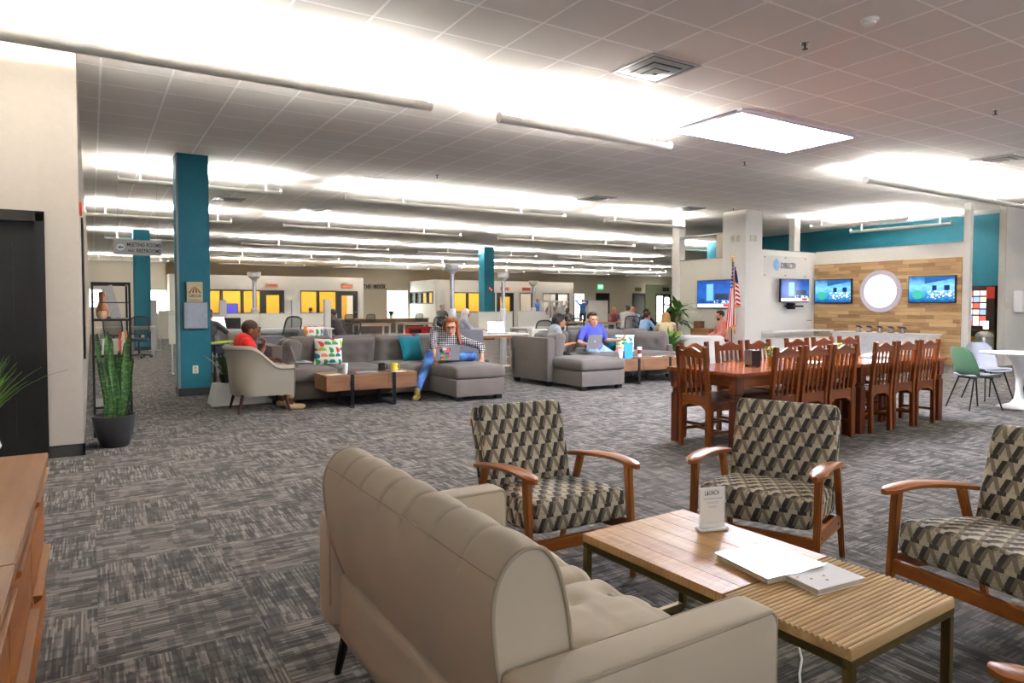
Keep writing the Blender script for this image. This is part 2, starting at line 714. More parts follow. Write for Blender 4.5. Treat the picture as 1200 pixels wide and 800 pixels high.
def teal_column(n, x, y):
    b = MB().box(x, x + .45, y, y + .45, 0, CEIL)
    c = struct('wall_column_%d' % n, b, mt_teal)
    struct('baseboard_column_%d' % n, MB().box(x - .012, x + .462, y - .012, y + .462, 0, 0.12), mt_base)
    if n == 1:
        struct('corner_guard', MB().box(x - .006, x + .02, y - .006, y + .06, .12, CEIL - .01), plain('guard_grey', '#85888b', .4), c)
    return c


teal_column(1, 1.12, 11.40)
teal_column(2, 1.12, 23.60)
teal_column(3, 13.28, 23.50)

# far walls
struct('wall_back', MB().box(-0.24, 46, 40, 40.15, 0, CEIL), mt_tan)
struct('wall_back_left', MB().box(-0.08, 3.15, 37.5, 37.62, 0, CEIL), plain('grey_tan_paint', '#c2bcb0', 0.8, vary=0.02))
struct('wall_far_right', MB().box(45.0, 45.15, 7.36, 40, 0, CEIL), mt_tan)
struct('wall_recess', MB().box(39.3, 45, 38.9, 39.0, 0, CEIL), mt_tan)
mt_yellow = plain('yellow_paint', '#dba914', 0.7, vary=0.02)
mt_frame = plain('dark_frame', '#241f1b', 0.5)
gl = M_('clear_pane', '#ffffff', 0.05)
tr = gl.nt.nodes.new('ShaderNodeBsdfTransparent')
mx = gl.nt.nodes.new('ShaderNodeMixShader')
mx.inputs[0].default_value = 0.08
gl.nt.links.new(tr.outputs[0], mx.inputs[1])
gl.nt.links.new(gl.b.outputs[0], mx.inputs[2])
gl.nt.links.new(mx.outputs[0], gl.nt.nodes['Material Output'].inputs['Surface'])
mt_glass = gl.mat

H = 2.88
for x, y, sx in ((6.5, 37.4, 5.0), (10.8, 37.4, 3.0), (20.5, 37.4, 6.0), (25.8, 37.4, 2.0)):   # unseen area lights added to brighten the rooms behind the windows
    la = bpy.data.lights.new('added_room_fill', 'AREA')
    la.shape = 'RECTANGLE'
    la.size, la.size_y = sx, .3
    la.energy = 4.5 * sx
    lo = bpy.data.objects.new('added_room_fill', la)
    lo.location = (x, y, 2.84)
    C.objects.link(lo)
wins = [  # x0, x1, kind, mullions
    (3.55, 7.38, 'w', (5.50, 6.47)), (7.38, 8.53, 'd', ()), (9.35, 11.31, 'w', (10.29,)), (11.31, 12.46, 'd', ()),
    (18.32, 21.2, 'w', (19.3, 20.7)), (21.33, 22.57, 'd', ()), (23.02, 23.99, 'w', ()), (24.78, 26.9, 'w', (25.93,))]


def room_front(n, xa, xb):
    b = MB()
    cur = xa
    for x0, x1, k, _ in wins:
        if x0 < xa or x1 > xb:
            continue
        if x0 > cur + .001:
            b.box(cur, x0, 36.2, 36.34, 0, H)
        b.box(x0, x1, 36.2, 36.34, 2.15, H)
        if k == 'w':
            b.box(x0, x1, 36.2, 36.34, 0, 0.95)
        cur = x1
    b.box(cur, xb, 36.2, 36.34, 0, H)
    struct('wall_meeting_%d' % n, b, mt_white)


room_front(1, 3.2, 12.78)
room_front(2, 17.15, 27.25)
struct('wall_meeting_end', MB().box(3.2, 3.34, 36.34, 37.5, 0, H).box(12.64, 12.78, 36.34, 40, 0, H).box(27.11, 27.25, 36.34, 40, 0, H), mt_white)
sb = MB()
sb.box(17.15, 17.29, 36.34, 40, 0, 1.46).box(17.15, 17.29, 36.34, 40, 2.2, H).box(17.15, 17.29, 39.9, 40, 1.46, 2.2).box(17.15, 17.29, 36.34, 36.5, 1.46, 2.2)
struct('wall_nook_side', sb, mt_white)
struct('wall_yellow_left', MB().box(3.34, 12.64, 38.6, 38.7, 0, H), mt_yellow)
struct('wall_yellow_right', MB().box(17.29, 24.4, 38.6, 38.7, 0, H), mt_yellow)
struct('wall_beige_right', MB().box(24.5, 27.11, 38.6, 38.7, 0, H), mt_tan)
wn = 0
dn = 1
for x0, x1, k, mul in wins:
    if k == 'w':
        wn += 1
        w = struct('window_%d' % wn, MB().box(x0, x1, 36.262, 36.27, .95, 2.15), mt_glass)
        f = MB().box(x0, x1, 36.19, 36.33, .95, 1.0).box(x0, x1, 36.19, 36.33, 2.09, 2.16).box(x0, x0 + .05, 36.19, 36.33, 1.0, 2.09).box(x1 - .05, x1, 36.19, 36.33, 1.0, 2.09)
        for m in mul:
            f.box(m - .07, m + .07, 36.19, 36.33, 1.0, 2.09)
        struct('window_frame', f, mt_frame, w)
    else:
        dn += 1
        w = struct('door_%d' % dn, MB().box(x0, x0 + .25, 36.2, 36.28, 0, 2.15).box(x1 - .25, x1, 36.2, 36.28, 0, 2.15).box(x0 + .25, x1 - .25, 36.2, 36.28, 1.9, 2.15).box(x0 + .25, x1 - .25, 36.2, 36.28, 0, .35), mt_black)
        struct('pane', MB().box(x0 + .25, x1 - .25, 36.235, 36.245, .35, 1.9), mt_glass, w)
        obj('door_handle', MB().tube([(x1 - .2, 36.15, 1.0), (x1 - .08, 36.15, 1.0)], .015), mt_steel, w)
wn += 1
w = struct('window_%d' % wn, MB().box(17.215, 17.225, 36.5, 39.9, 1.46, 2.2), mt_glass)
f = MB().box(17.13, 17.3, 36.5, 39.9, 1.46, 1.52).box(17.13, 17.3, 36.5, 39.9, 2.13, 2.2)
for y in (36.55, 37.4, 38.25, 39.1, 39.85):
    f.box(17.13, 17.3, y - .06, y + .06, 1.5, 2.15)
struct('window_frame', f, mt_black, w)
# daylight windows in the outer walls
for x0, x1, y, z0, z1 in ((15.66, 17.0, 39.99, 0.2, 2.27), (30.2, 31.05, 39.99, 0.2, 2.2), (39.6, 40.5, 38.88, 2.75, 3.5), (2.0, 3.15, 37.49, 1.0, 2.1), (-0.05, 0.42, 37.49, 1.3, 2.1), (12.8, 13.0, 39.99, 0.2, 2.2)):
    wn += 1
    w = struct('window_%d' % wn, MB().box(x0, x1, y - .02, y - .01, z0, z1), mt_window)
    struct('window_frame', MB().box(x0 - .05, x0, y - .05, y, z0, z1).box(x1, x1 + .05, y - .05, y, z0, z1).box(x0 - .05, x1 + .05, y - .05, y, z1, z1 + .05).box(x0 - .05, x1 + .05, y - .05, y, z0 - .05, z0), plain('grey_paint', '#c4bfb6'), w)
# exit door, dark side door, glazed vestibule on the far right
dn += 1
w = struct('door_%d' % dn, MB().box(32.3, 33.35, 39.93, 39.99, 0, 2.2), mt_black)
struct('frame', MB().box(32.2, 32.3, 39.9, 40, 0, 2.28).box(33.35, 33.45, 39.9, 40, 0, 2.28).box(32.2, 33.45, 39.9, 40, 2.2, 2.28), mt_black, w)
dn += 1
w = struct('door_%d' % dn, MB().box(35.95, 37.05, 39.93, 39.99, 0, 2.2), plain('dark_wood_door', '#2a1a12', 0.5))
struct('frame', MB().box(35.85, 35.95, 39.9, 40, 0, 2.28).box(37.05, 37.15, 39.9, 40, 0, 2.28).box(35.85, 37.15, 39.9, 40, 2.2, 2.28), mt_black, w)
struct('wall_vestibule', MB().box(36.05, 37.05, 38.7, 38.8, 0, 2.95).box(38.6, 40.6, 38.7, 38.8, 0, 2.95).box(37.05, 38.6, 38.7, 38.8, 2.22, 2.95), plain('white_paint_lit_green', '#c9cfae', 0.7, vary=0.02))  # white wall; the green light falling on it is put into its colour
dn += 1
w = struct('door_%d' % dn, MB().box(37.05, 37.17, 38.68, 38.78, 0, 2.22).box(37.80, 37.98, 38.68, 38.78, 0, 2.22).box(38.5, 38.6, 38.68, 38.78, 0, 2.22).box(37.17, 38.5, 38.68, 38.78, 2.1, 2.22), mt_black)
struct('pane', MB().box(37.17, 37.80, 38.72, 38.73, 0.1, 2.1), mt_window, w)
struct('pane', MB().box(37.98, 38.5, 38.72, 38.73, 0.1, 1.95), mt_window, w)
obj('door_handle', MB().ell((37.9, 38.66, 1.05), .05), mt_steel, w)

# ------------------------------------------------------------------ ceiling fixtures
mt_lamp = glow('fluorescent_strip', '#fffaf3', LAMP)
mt_tube = plain('fixture_enamel', '#d2cfc8', 0.4, 0.1, vary=0.02)
GF = 'tubular fixtures hanging under the ceiling'


def fixture(p, q, label, z=3.42, rr=0.058):
    a, b = Vector((p[0], p[1], z)), Vector((q[0], q[1], z))
    L = (b - a).length
    ang = math.atan2(b.y - a.y, b.x - a.x)
    t = thing('ceiling_fixture', label, 'light fixture', (a.x, a.y, 0), ang, GF)
    m = MB()
    n = 12
    vs, fs = [], []
    # open trough: lower two thirds of a tube, with wall thickness
    for x in (0, L):
        for k in range(n + 1):
            th = R(200) + R(140) * k / n if False else R(165) + R(210) * k / n
            vs.append((x, rr * math.cos(th), z + rr * math.sin(th)))
        for k in range(n + 1):
            th = R(375) - R(210) * k / n
            vs.append((x, (rr - .006) * math.cos(th), z + (rr - .006) * math.sin(th)))
    w = 2 * n + 2
    fs = [(k, (k + 1) % w, w + (k + 1) % w, w + k) for k in range(w)]
    for e in (0, w):
        for k in range(n):
            fs.append((e + k, e + k + 1, e + w - 2 - k, e + w - 1 - k))
    m.add(vs, fs)
    obj('housing', m, mt_tube, t)
    for x in (-.012, L):
        obj('end_cap', MB().lathe([(rr, 0), (rr, .012)], 20, M=Matrix.Translation((x, 0, z)) @ Matrix.Rotation(R(90), 4, 'Y')), mt_tube, t)
    obj('lamp', MB().tube([(.06, 0, z - .004), (L - .06, 0, z - .004)], .017, 6), mt_lamp, t)
    k = 0.23 if L > 4 else 0.28
    xs = (L * k, L * (1 - k)) if L > 4 else (L * .12, L * .9)
    for x in xs:
        obj('stem', MB().tube([(x, 0, z - rr + .01), (x, 0, CEIL)], .008, 8).lathe([(.05, 0), (.05, .02), (.02, .03)], 14, (x, 0, CEIL - .03)), mt_tube, t)
    return t


rows = [
    (.15, [(4.2, 9.3, 'added unseen tube light fixture just past the right edge of the view'), (10.6, 15.9, 'second added unseen tube light fixture past the right edge of the view'), (17.0, 22.3, 'third added unseen tube light fixture past the right edge of the view')]),  # unseen row added to brighten the right wall and the foreground
    (6.38, [(-2.0, 2.97, 'long grey tube light fixture nearest the camera, crossing above the white wall'), (3.8, 6.32, 'short tube light fixture between the nearest tube and the bright ceiling panel'), (10.7, 16.4, 'tube light fixture at upper right, ending at the white right wall')]),
    (12.7, [(0.42, 2.95, 'short tube light fixture passing behind the near teal column'), (4.14, 9.3, 'long tube light fixture in the second row, above the middle sofas'), (10.5, 13.1, 'short tube light fixture left of the white pillar')]),
    (17.8, [(-.05, 2.95, 'tube light fixture in the third row beside the white left wall'), (4.2, 9.25, 'tube light fixture in the third row right of the near teal column'), (10.55, 16.0, 'tube light fixture in the third row crossing left of the white pillar'), (17.0, 22.3, 'tube light fixture seen through the gap above the screen wall')]),
    (23.9, [(.4, 2.95, 'tube light fixture just above the meeting rooms sign'), (4.3, 9.4, 'tube light fixture in the fourth row, left of the distant teal column'), (10.65, 16.0, 'tube light fixture in the fourth row passing before the distant teal column'), (17.15, 22.6, 'tube light fixture in the fourth row right of the distant teal column')]),
    (30.1, [(4.2, 9.5, 'tube light fixture in the fifth row, leftmost one seen'), (10.8, 15.85, 'tube light fixture in the fifth row over the nook side'), (17.1, 22.6, 'tube light fixture in the fifth row over the yellow meeting room'), (24.2, 29.6, 'tube light fixture in the fifth row, rightmost one seen')]),
    (35.5, [(-.05, 3.1, 'tube light fixture at far left before the bright back windows'), (5.3, 9.4, 'tube light fixture nearest the back wall above the left yellow windows'), (10.9, 16.4, 'tube light fixture at the back in front of the nook wall'), (17.3, 22.9, 'tube light fixture at the back above the right yellow windows'), (24.3, 29.7, 'tube light fixture at the back above the standing people'), (31.3, 34.3, 'short tube light fixture at the back near the green exit sign')])]
for y, fx in rows:
    for a, b, lab in fx:
        fixture((a, y), (b, y), lab)
fixture((16.0, 11.0), (16.2, 8.65), 'slanted looking tube fixture before the teal upper wall, left one of the pair')
fixture((17.85, 11.05), (18.1, 8.6), 'white tube fixture before the teal upper wall, right one of the pair')

# bright square panel in the ceiling
t = thing('ceiling_panel_light', 'large bright rectangular light panel set flush in the ceiling tiles', 'ceiling light', (7.7, 5.98, 0))
obj('diffuser', MB().box(-1.13, 1.13, -.53, .53, CEIL - .012, CEIL - .006), glow('sky_panel', '#e9edff', SKYLIGHT), t)
obj('frame', MB().box(-1.22, 1.22, -.61, -.53, CEIL - .025, CEIL).box(-1.22, 1.22, .53, .61, CEIL - .025, CEIL).box(-1.22, -1.13, -.53, .53, CEIL - .025, CEIL).box(1.13, 1.22, -.53, .53, CEIL - .025, CEIL), plain('lilac_white', '#d9d6e2', 0.5), t, bevel=0.003)

# diffusers: four-way louvres
GV = 'square air vents in the ceiling'


def vent(x, y, lab):
    t = thing('air_vent', lab, 'air vent', (x, y, CEIL), 0, GV)
    obj('backing', MB().box(-.28, .28, -.28, .28, -.004, 0), mt_black, t)
    fr = MB()
    for a, b, c, e in ((-.305, .305, -.305, -.27), (-.305, .305, .27, .305), (-.305, -.27, -.27, .27), (.27, .305, -.27, .27)):
        fr.box(a, b, c, e, -.014, 0)
    obj('frame', fr, mt_steel, t)
    lv = MB()
    for s, zz in ((.25, -.012), (.17, -.03), (.09, -.045)):
        k = s - .065
        vs = [(-s, -s, zz), (s, -s, zz), (s, s, zz), (-s, s, zz), (-k, -k, zz + .035 - .045), (k, -k, zz - .01), (k, k, zz - .01), (-k, k, zz - .01)]
        lv.add(vs, [(0, 1, 5, 4), (1, 2, 6, 5), (2, 3, 7, 6), (3, 0, 4, 7)])
    obj('louvre', lv, mt_steel, t, fix=False)
    return t


vent(4.69, 4.93, 'square chrome air vent in the ceiling left of the bright panel')
vent(12.16, 5.08, 'square air vent in the ceiling at the right edge of the photo')
vent(4.48, 12.08, 'small looking air vent above the second row tube fixture')
vent(4.6, 16.5, 'air vent behind the teal column, near the third row fixture')
vent(9.27, 11.5, 'air vent left of the short tube before the white pillar')
vent(12.1, 11.6, 'air vent directly above the short tube before the white pillar')
vent(2.57, 15.8, 'air vent right beside the near teal column top')
t = thing('smoke_detector', 'round white smoke detector on the ceiling at upper right', 'smoke detector', (5.36, 3.19, CEIL))
obj('base', MB().lathe([(.065, -.018), (.07, 0)], 24), mt_plastic, t)
obj('cover', MB().lathe([(.0, -.05), (.03, -.048), (.045, -.04), (.05, -.018)], 24), mt_plastic, t)
GS = 'sprinkler heads in the ceiling'
for x, y, lab in ((5.36, 3.77, 'sprinkler head in the ceiling left of the smoke detector'), (9.09, 3.86, 'sprinkler head in the ceiling near the right photo edge'), (8.96, 7.36, 'sprinkler head in the ceiling just beyond the bright panel'),
                  (1.67, 7.2, 'sprinkler head in the ceiling below the nearest tube fixture'), (5.23, 10.94, 'sprinkler head in the ceiling above the second long tube'), (12.95, 10.95, 'sprinkler head in the ceiling at the top left of the white pillar')):
    t = thing('sprinkler_head', lab, 'sprinkler', (x, y, CEIL), 0, GS)
    obj('escutcheon', MB().lathe([(.035, -.008), (.04, 0)], 16), mt_chrome, t)
    obj('nozzle', MB().lathe([(.008, -.055), (.025, -.052), (.025, -.048), (.008, -.046), (.01, -.008)], 12), plain('dark_brass', '#4a4038', 0.4, 0.7), t)
# ------------------------------------------------------------------ foreground seating
mt_beige = fabric('beige_linen', '#c3b6a1', 0.07, 700)
mt_pipe = fabric('taupe_piping', '#ab9f8a', 0.08)
mt_dark_leg = plain('black_stained_wood', '#15110f', 0.4)
mt_walnut = wood('amber_beech', '#7a4217', '#b06a2c', 'y', 0.35)
mt_walnut_z = wood('amber_beech_upright', '#7a4217', '#a9642a', 'z', 0.35)
mt_tumble = tumbling('interlocking_weave')

# loveseat, back to the camera: x grows from the outer back to the front, y from the near arm to the far arm
LX, LY = 0.70, 1.08
t = thing('loveseat', 'beige linen loveseat with buttoned seat, seen from behind in the foreground', 'sofa', (LX, LY, 0))
LW = 1.45
b = MB()
prof = [(0.075, .40), (.03, .52), (.005, .66), (.0, .76), (.02, .825), (.06, .862), (.105, .868), (.138, .85), (.168, .80), (.192, .71), (.208, .60), (.226, .48), (.23, .40)]
Y0, Y1 = .125, LW - .125
ny = 220
cr = []
for i in range(len(prof) - 1):
    p0, p1, p2, p3 = prof[max(0, i - 1)], prof[i], prof[i + 1], prof[min(len(prof) - 1, i + 2)]
    for q in range(4):
        u = q / 4
        cr.append(tuple(.5 * (2 * p1[c] + (p2[c] - p0[c]) * u + (2 * p0[c] - 5 * p1[c] + 4 * p2[c] - p3[c]) * u * u + (3 * p1[c] - p0[c] - 3 * p2[c] + p3[c]) * u ** 3) for c in (0, 1)))
prof = cr + [prof[-1]]
seams = [Y0 + (Y1 - Y0) * k / 7 for k in range(1, 7)]
vs, fs = [], []
m_ = len(prof)
for j in range(ny + 1):
    y = Y0 + (Y1 - Y0) * j / ny
    for k, (px, pz) in enumerate(prof):
        g = max(math.exp(-(y - s) ** 2 / (2 * .005 ** 2)) for s in seams)
        gz = 0.011 * g if 14 <= k else 0
        bul = 0.009 * math.sin(math.pi * ((y - Y0) / ((Y1 - Y0) / 7) % 1)) * min(1, max(0, (k - 14) / 8))
        cx, cz = .13, .62
        dx, dz = px - cx, pz - cz
        L = math.hypot(dx, dz)
        e = (bul - gz) / max(L, .01)
        vs.append((px + dx * e, y, pz + dz * e))
for j in range(ny):
    for k in range(m_ - 1):
        fs.append((j * m_ + k, (j + 1) * m_ + k, (j + 1) * m_ + k + 1, j * m_ + k + 1))
    fs.append((j * m_ + m_ - 1, (j + 1) * m_ + m_ - 1, (j + 1) * m_, j * m_))
fs.append(tuple(range(m_)))
fs.append(tuple(reversed(range(ny * m_, (ny + 1) * m_))))
b.add(vs, fs)
back = obj('backrest', b, mt_beige, t, smooth=50)
pp = MB()
for y in (Y0 - .002, Y1 + .002):
    pp.tube([(x, y, z) for x, z in prof], .0055, 8)
pp.tube([(prof[15][0], Y0, prof[15][1]), (prof[15][0], Y1, prof[15][1])], .003, 6)
obj('piping', pp, mt_pipe, back)
o = MB().cushion(.05, LW - .02, .24, .018, 0, 10, c=(.075, LW / 2, .29))
obj('back_panel', o, mt_beige, t)
for s, y in (('near', 0.0), ('far', LW - .125)):
    ar = MB().cushion(.76, .125, .40, .022, .006, 16, c=(.39, y + .0625, .42))
    a = obj('armrest', ar, mt_beige, t)
    pm = MB()
    for yy in (y + .008, y + .117):
        pm.tube([(.02, yy, .30), (.02, yy, .60), (.03, yy, .614), (.745, yy, .616), (.762, yy, .60), (.762, yy, .24)], .0055, 8)
    obj('piping', pm, mt_pipe, a)
obj('base', MB().cushion(.62, LW - .25, .14, .02, 0, 8, c=(.40, LW / 2, .25)), mt_beige, t)
cw = (LW - .25) / 2
for k in range(2):
    yc = .125 + cw * (k + .5)
    tf = [(.04 + .17 * i, -cw / 4 + j * cw / 2) for i in range(-1, 2) for j in range(2)]
    gr = [('y', 0.0, .006, .008)] + [('x', .04 + .17 * (i + .0), .006, .008) for i in (-1, 0, 1)]
    c = MB().cushion(.56, cw - .006, .16, .05, .035, 40, tufts=tf, grooves=gr, deep=.034, sig=.032, c=(.49, yc, .385))
    so = obj('seat_cushion', c, mt_beige, t, smooth=60)
    bt = MB()
    for x, y in tf:
        bt.ell((.49 + x, yc + y, .4605), (.013, .013, .006), 10, 6)
    obj('button', bt, mt_beige, so)
for x, y, sx, sy in ((.10, .08, -1, -1), (.10, LW - .08, -1, 1), (.70, .08, 1, -1), (.70, LW - .08, 1, 1)):
    obj('leg', MB().tube([(x, y, .20), (x + .035 * sx, y + .035 * sy, 0)], [.024, .013], 12), mt_dark_leg, t)

# patterned armchairs; local front is -y
GA = 'patterned armchairs round the coffee table'


def arm_plate(s, x):
    """flat paddle-shaped armrest running along y"""
    n = 14
    top, vs = [], []
    outline = []
    for i in range(n + 1):
        u = i / n
        y = .27 - .60 * u
        w = .024 + .016 * math.sin(min(1, u * 1.15) * math.pi * .62)
        if u > .93:
            w *= math.sqrt(max(.08, 1 - ((u - .93) / .07) ** 2 * .92))
        z = .535 + .055 * math.sin(u * math.pi * .62) - .012 * max(0, u - .75) * 4
        outline.append((y, w, z))
    m = MB()
    fs = []
    for y, w, z in outline:
        vs += [(x - w, y, z + .006), (x - w * .7, y, z + .013), (x + w * .7, y, z + .013), (x + w, y, z + .006), (x + w * .8, y, z - .012), (x - w * .8, y, z - .012)]
    for i in range(n):
        for k in range(6):
            q = (k + 1) % 6
            fs.append((i * 6 + k, i * 6 + q, (i + 1) * 6 + q, (i + 1) * 6 + k))
    fs.append(tuple(range(6)))
    fs.append(tuple(reversed(range(n * 6, n * 6 + 6))))
    return m.add(vs, fs)


def patterned_armchair(label, loc, rz):
    t = thing('patterned_armchair', label, 'armchair', loc, rz, GA)
    tilt = Matrix.Translation((0, .03, .335)) @ Matrix.Rotation(R(-5), 4, 'X')
    obj('seat_cushion', MB().cushion(.56, .58, .15, .035, .018, 16, c=(0, -.02, .02), M=tilt), mt_tumble, t, smooth=60)
    tb = Matrix.Translation((0, .255, .40)) @ Matrix.Rotation(R(-15), 4, 'X')
    obj('back_cushion', MB().cushion(.56, .115, .50, .04, 0, 16, c=(0, .01, .20), M=tb, side=.004), mt_tumble, t, smooth=60)
    for sx in (-1, 1):
        x = .305 * sx
        obj('armrest', arm_plate(1, x), mt_walnut, t, smooth=50)
        obj('leg', MB().bar((x * 1.0, -.295, 0), (x, -.245, .575), .028, .032, (0, 1, 0), .036, .044), mt_walnut_z, t, bevel=.006)
        obj('leg', MB().bar((x * 1.0, .36, 0), (x, .17, .545), .028, .030, (0, 1, 0), .034, .04), mt_walnut_z, t, bevel=.006)
        r = obj('side_rail', MB().bar((x - .006 * sx, -.27, .265), (x - .006 * sx, .27, .225), .024, .07), mt_walnut, t, bevel=.004)
        pg = MB()
        for yy, zz in ((-.20, .262), (.2, .232)):
            pg.lathe([(.009, 0), (.009, .004), (.0, .006)], 10, M=Matrix.Translation((x + .006 * sx, yy, zz)) @ Matrix.Rotation(R(90 * sx), 4, 'Y'))
        obj('screw_cap', pg, mt_walnut_z, r)
    obj('front_rail', MB().box(-.30, .30, -.285, -.258, .215, .275), wood('amber_beech_rail', '#7a4217', '#a9642a', 'x', .35), t, bevel=.004)
    obj('rear_rail', MB().box(-.30, .30, .25, .275, .20, .255), wood('amber_beech_rail', '#7a4217', '#a9642a', 'x', .35), t, bevel=.004)
    obj('back_rail', MB().bar((-.27, .42, .74), (.27, .42, .74), .018, .05).bar((-.24, .30, .26), (-.24, .425, .76), .024, .02, (0, 1, 0)).bar((.24, .30, .26), (.24, .425, .76), .024, .02, (0, 1, 0)), mt_walnut_z, t, bevel=.003)
    return t


patterned_armchair('patterned wood-armed armchair at the far left of the coffee table, beside the loveseat', (2.04, 2.89, 0), R(-2))
patterned_armchair('patterned wood-armed armchair behind the upright table sign, before the dining table', (3.05, 2.33, 0), R(-68))
patterned_armchair('patterned wood-armed armchair cut by the right edge of the photo', (3.20, 1.285, 0), R(-100))
patterned_armchair('patterned armchair showing only one wooden armrest tip at the bottom right corner', (2.02, .39, 0), R(182))

# coffee table
mt_bronze = plain('bronze_frame', '#6b5a33', 0.45, 0.55, vary=0.1)
m = M_('sawn_planks', '#b98a55', 0.5, 0, 0.35)
x, y, z = m.coords()
pl = (x / .1).floor()
g = m.noise(m.vec(x * 42.0, y * 3.0, pl), 1, 5, .6)
saw = m.noise(m.vec(x * 5.0, y * 130.0 + m.noise(m.vec(x * 8.0, y * 3.0), 1, 2) * 5.0, pl), 1, 2)
pr = m.rnd(m.vec(pl, 2.0, 0.0))
wear = m.noise(m.vec(x * 14.0, y * 7.0, 3.0), 1, 4)
tt = g * .34 + saw * .34 + pr * .14 + wear * .3 - .06
m.color(m.ramp(tt, [(.22, '#7a5230'), (.40, '#a87c4a'), (.56, '#c59c66'), (.80, '#e0c598')]))
m.bump(saw + g * .5, .35, .003)
m.set('Roughness', m.noise(m.vec(x * 20.0, y * 6.0, 1.0), 1, 2) * .3 + .3)
mt_sawn = m.mat
mt_ribs = wood('ribbed_mango', '#a07a45', '#d9bd88', 'x', 0.5)
t = thing('coffee_table', 'wooden coffee table with a ribbed end and bronze metal frame', 'coffee table', (1.744, 1.056, 0), R(2))
TW, TL, TZ = .60, 1.14, .45
pk = MB()
for k in range(6):
    x0 = k * TW / 6
    pk.box(x0 + .0003, x0 + TW / 6 - .0003, .435, TL, TZ - .032, TZ)
obj('plank_top', pk, mt_sawn, t, bevel=.001)
rb = MB()
nr = 24
poly = [(0, TZ - .032)]
for k in range(nr):
    a = .43 * k / nr
    w = .43 / nr
    poly += [(a + w * .08, TZ - .006), (a + w * .22, TZ - .001), (a + w * .5, TZ + .001), (a + w * .78, TZ - .001), (a + w * .92, TZ - .006)]
poly.append((.43, TZ - .032))
n_ = len(poly)
vs = [(xx, a, zz) for xx in (0, TW) for a, zz in poly]
fs = [(i, i + 1, n_ + i + 1, n_ + i) for i in range(n_ - 1)] + [(n_ - 1, 0, n_, 2 * n_ - 1)]
for e in (0, n_):
    for k in range(nr):
        o_ = 1 + 5 * k
        fs.append((e + o_, e + o_ + 1, e + o_ + 2, e + o_ + 3, e + o_ + 4))
    fs.append(tuple([e] + [e + q for k in range(nr) for q in (1 + 5 * k, 5 + 5 * k)] + [e + n_ - 1]))
rb.add(vs, fs)
obj('ribbed_panel', rb, mt_ribs, t)
obj('apron', MB().box(0, TW, 0, .028, TZ - .058, TZ - .032).box(0, TW, TL - .028, TL, TZ - .058, TZ - .032).box(0, .028, .028, TL - .028, TZ - .058, TZ - .032).box(TW - .028, TW, .028, TL - .028, TZ - .058, TZ - .032), mt_bronze, t, bevel=.002)
for x in (0, TW - .028):
    for y in (0, TL - .028):
        obj('leg', MB().box(x, x + .028, y, y + .028, 0, TZ - .058), mt_bronze, t, bevel=.002)
for y in (0, TL - .028):
    obj('base_rail', MB().box(.028, TW - .028, y, y + .028, 0, .028), mt_bronze, t, bevel=.002)

# acrylic sign
t = thing('table_sign', 'upright white card in a clear holder on the coffee table', 'sign', (2.19, 1.945, TZ + .001), R(-105 + 90))
acr = M_('acrylic', '#ffffff', 0.08)
tr = acr.nt.nodes.new('ShaderNodeBsdfTransparent')
mx = acr.nt.nodes.new('ShaderNodeMixShader')
mx.inputs[0].default_value = .08
acr.nt.links.new(tr.outputs[0], mx.inputs[1])
acr.nt.links.new(acr.b.outputs[0], mx.inputs[2])
acr.nt.links.new(mx.outputs[0], acr.nt.nodes['Material Output'].inputs['Surface'])
mt_acr = acr.mat
obj('holder', MB().box(-.062, .062, -.006, -.004, .012, .182).box(-.062, .062, .004, .006, .012, .182).box(-.064, -.06, -.006, .006, .012, .182).box(.06, .064, -.006, .006, .012, .182), mt_acr, t)
obj('foot', MB().cushion(.135, .05, .012, .006, 0, 8, c=(0, 0, .006)), plain('clear_base', '#e8e8ea', .15), t)
cdp = obj('card', MB().box(-.058, .058, -.003, .003, .013, .178), mt_paper, t)
tx = text_mesh('L\u0245UNCH', .027, .0004, .55, bold=.0004, space=1.2)
obj('lettering', facing(tx, Vector((-.004, -.0034, .156)), 'f'), plain('ink', '#2a2a2a', .6), cdp)
ln = MB()
for zz, w in ((.131, .045), (.117, .03), (.112, .026), (.1, .02), (.094, .016), (.03, .03)):
    ln.box(-w, w, -.0036, -.003, zz, zz + (.004 if zz > .12 else .002))
obj('small_print', ln, plain('pale_ink', '#b9b9c4', .6), cdp)

# books on the table
t = thing('magazine', 'thick white covered magazine lying on the coffee table', 'magazine', (2.06, 1.565, TZ + .002), R(-8))
pg = MB().box(-.128, .128, -.125, .125, 0, .02)
obj('pages', pg, plain('page_edges', '#cfc6b2', .8), t)
cv = MB()
cv.grid(lambda u, v: (-.135 + .27 * u, -.132 + .264 * v, .022 + .007 * (u ** 3) * (1 - v) + .002 * math.sin(9 * u)), 14, 8)
cv.grid(lambda u, v: (-.135 + .27 * u, -.132 + .264 * v, .0205 + .007 * (u ** 3) * (1 - v) + .002 * math.sin(9 * u)), 14, 8)
m = M_('pale_cover', '#f0f0f2', .25, 0, .5)
x, y, z = m.coords()
m.color(m.ramp(m.noise(m.vec(x * 9.0, y * 14.0), 1, 3), [(.3, '#cfd0d8'), (.48, '#f3f3f4'), (.7, '#ffffff')]))
obj('cover', cv, m.mat, t, fix=False)
t = thing('paperback_book', 'small white book half under the magazine on the coffee table', 'book', (2.10, 1.357, TZ + .002), R(-6))
obj('pages', MB().box(-.11, .11, -.05, .10, 0, .016), plain('page_edges', '#cfc6b2', .8), t)
obj('cover', MB().box(-.113, .113, -.053, .103, .016, .018).box(-.113, .113, -.053, .103, -.001, .0), mt_paper, t)
dt = MB()
for x, y in ((-.06, .02), (-.02, -.01), (.0, .02), (-.09, .05)):
    dt.lathe([(.005, 0), (.005, .0006)], 8, (x, y, .018))
obj('cover_print', dt, plain('orange_ink', '#c96a4a', .6), t)

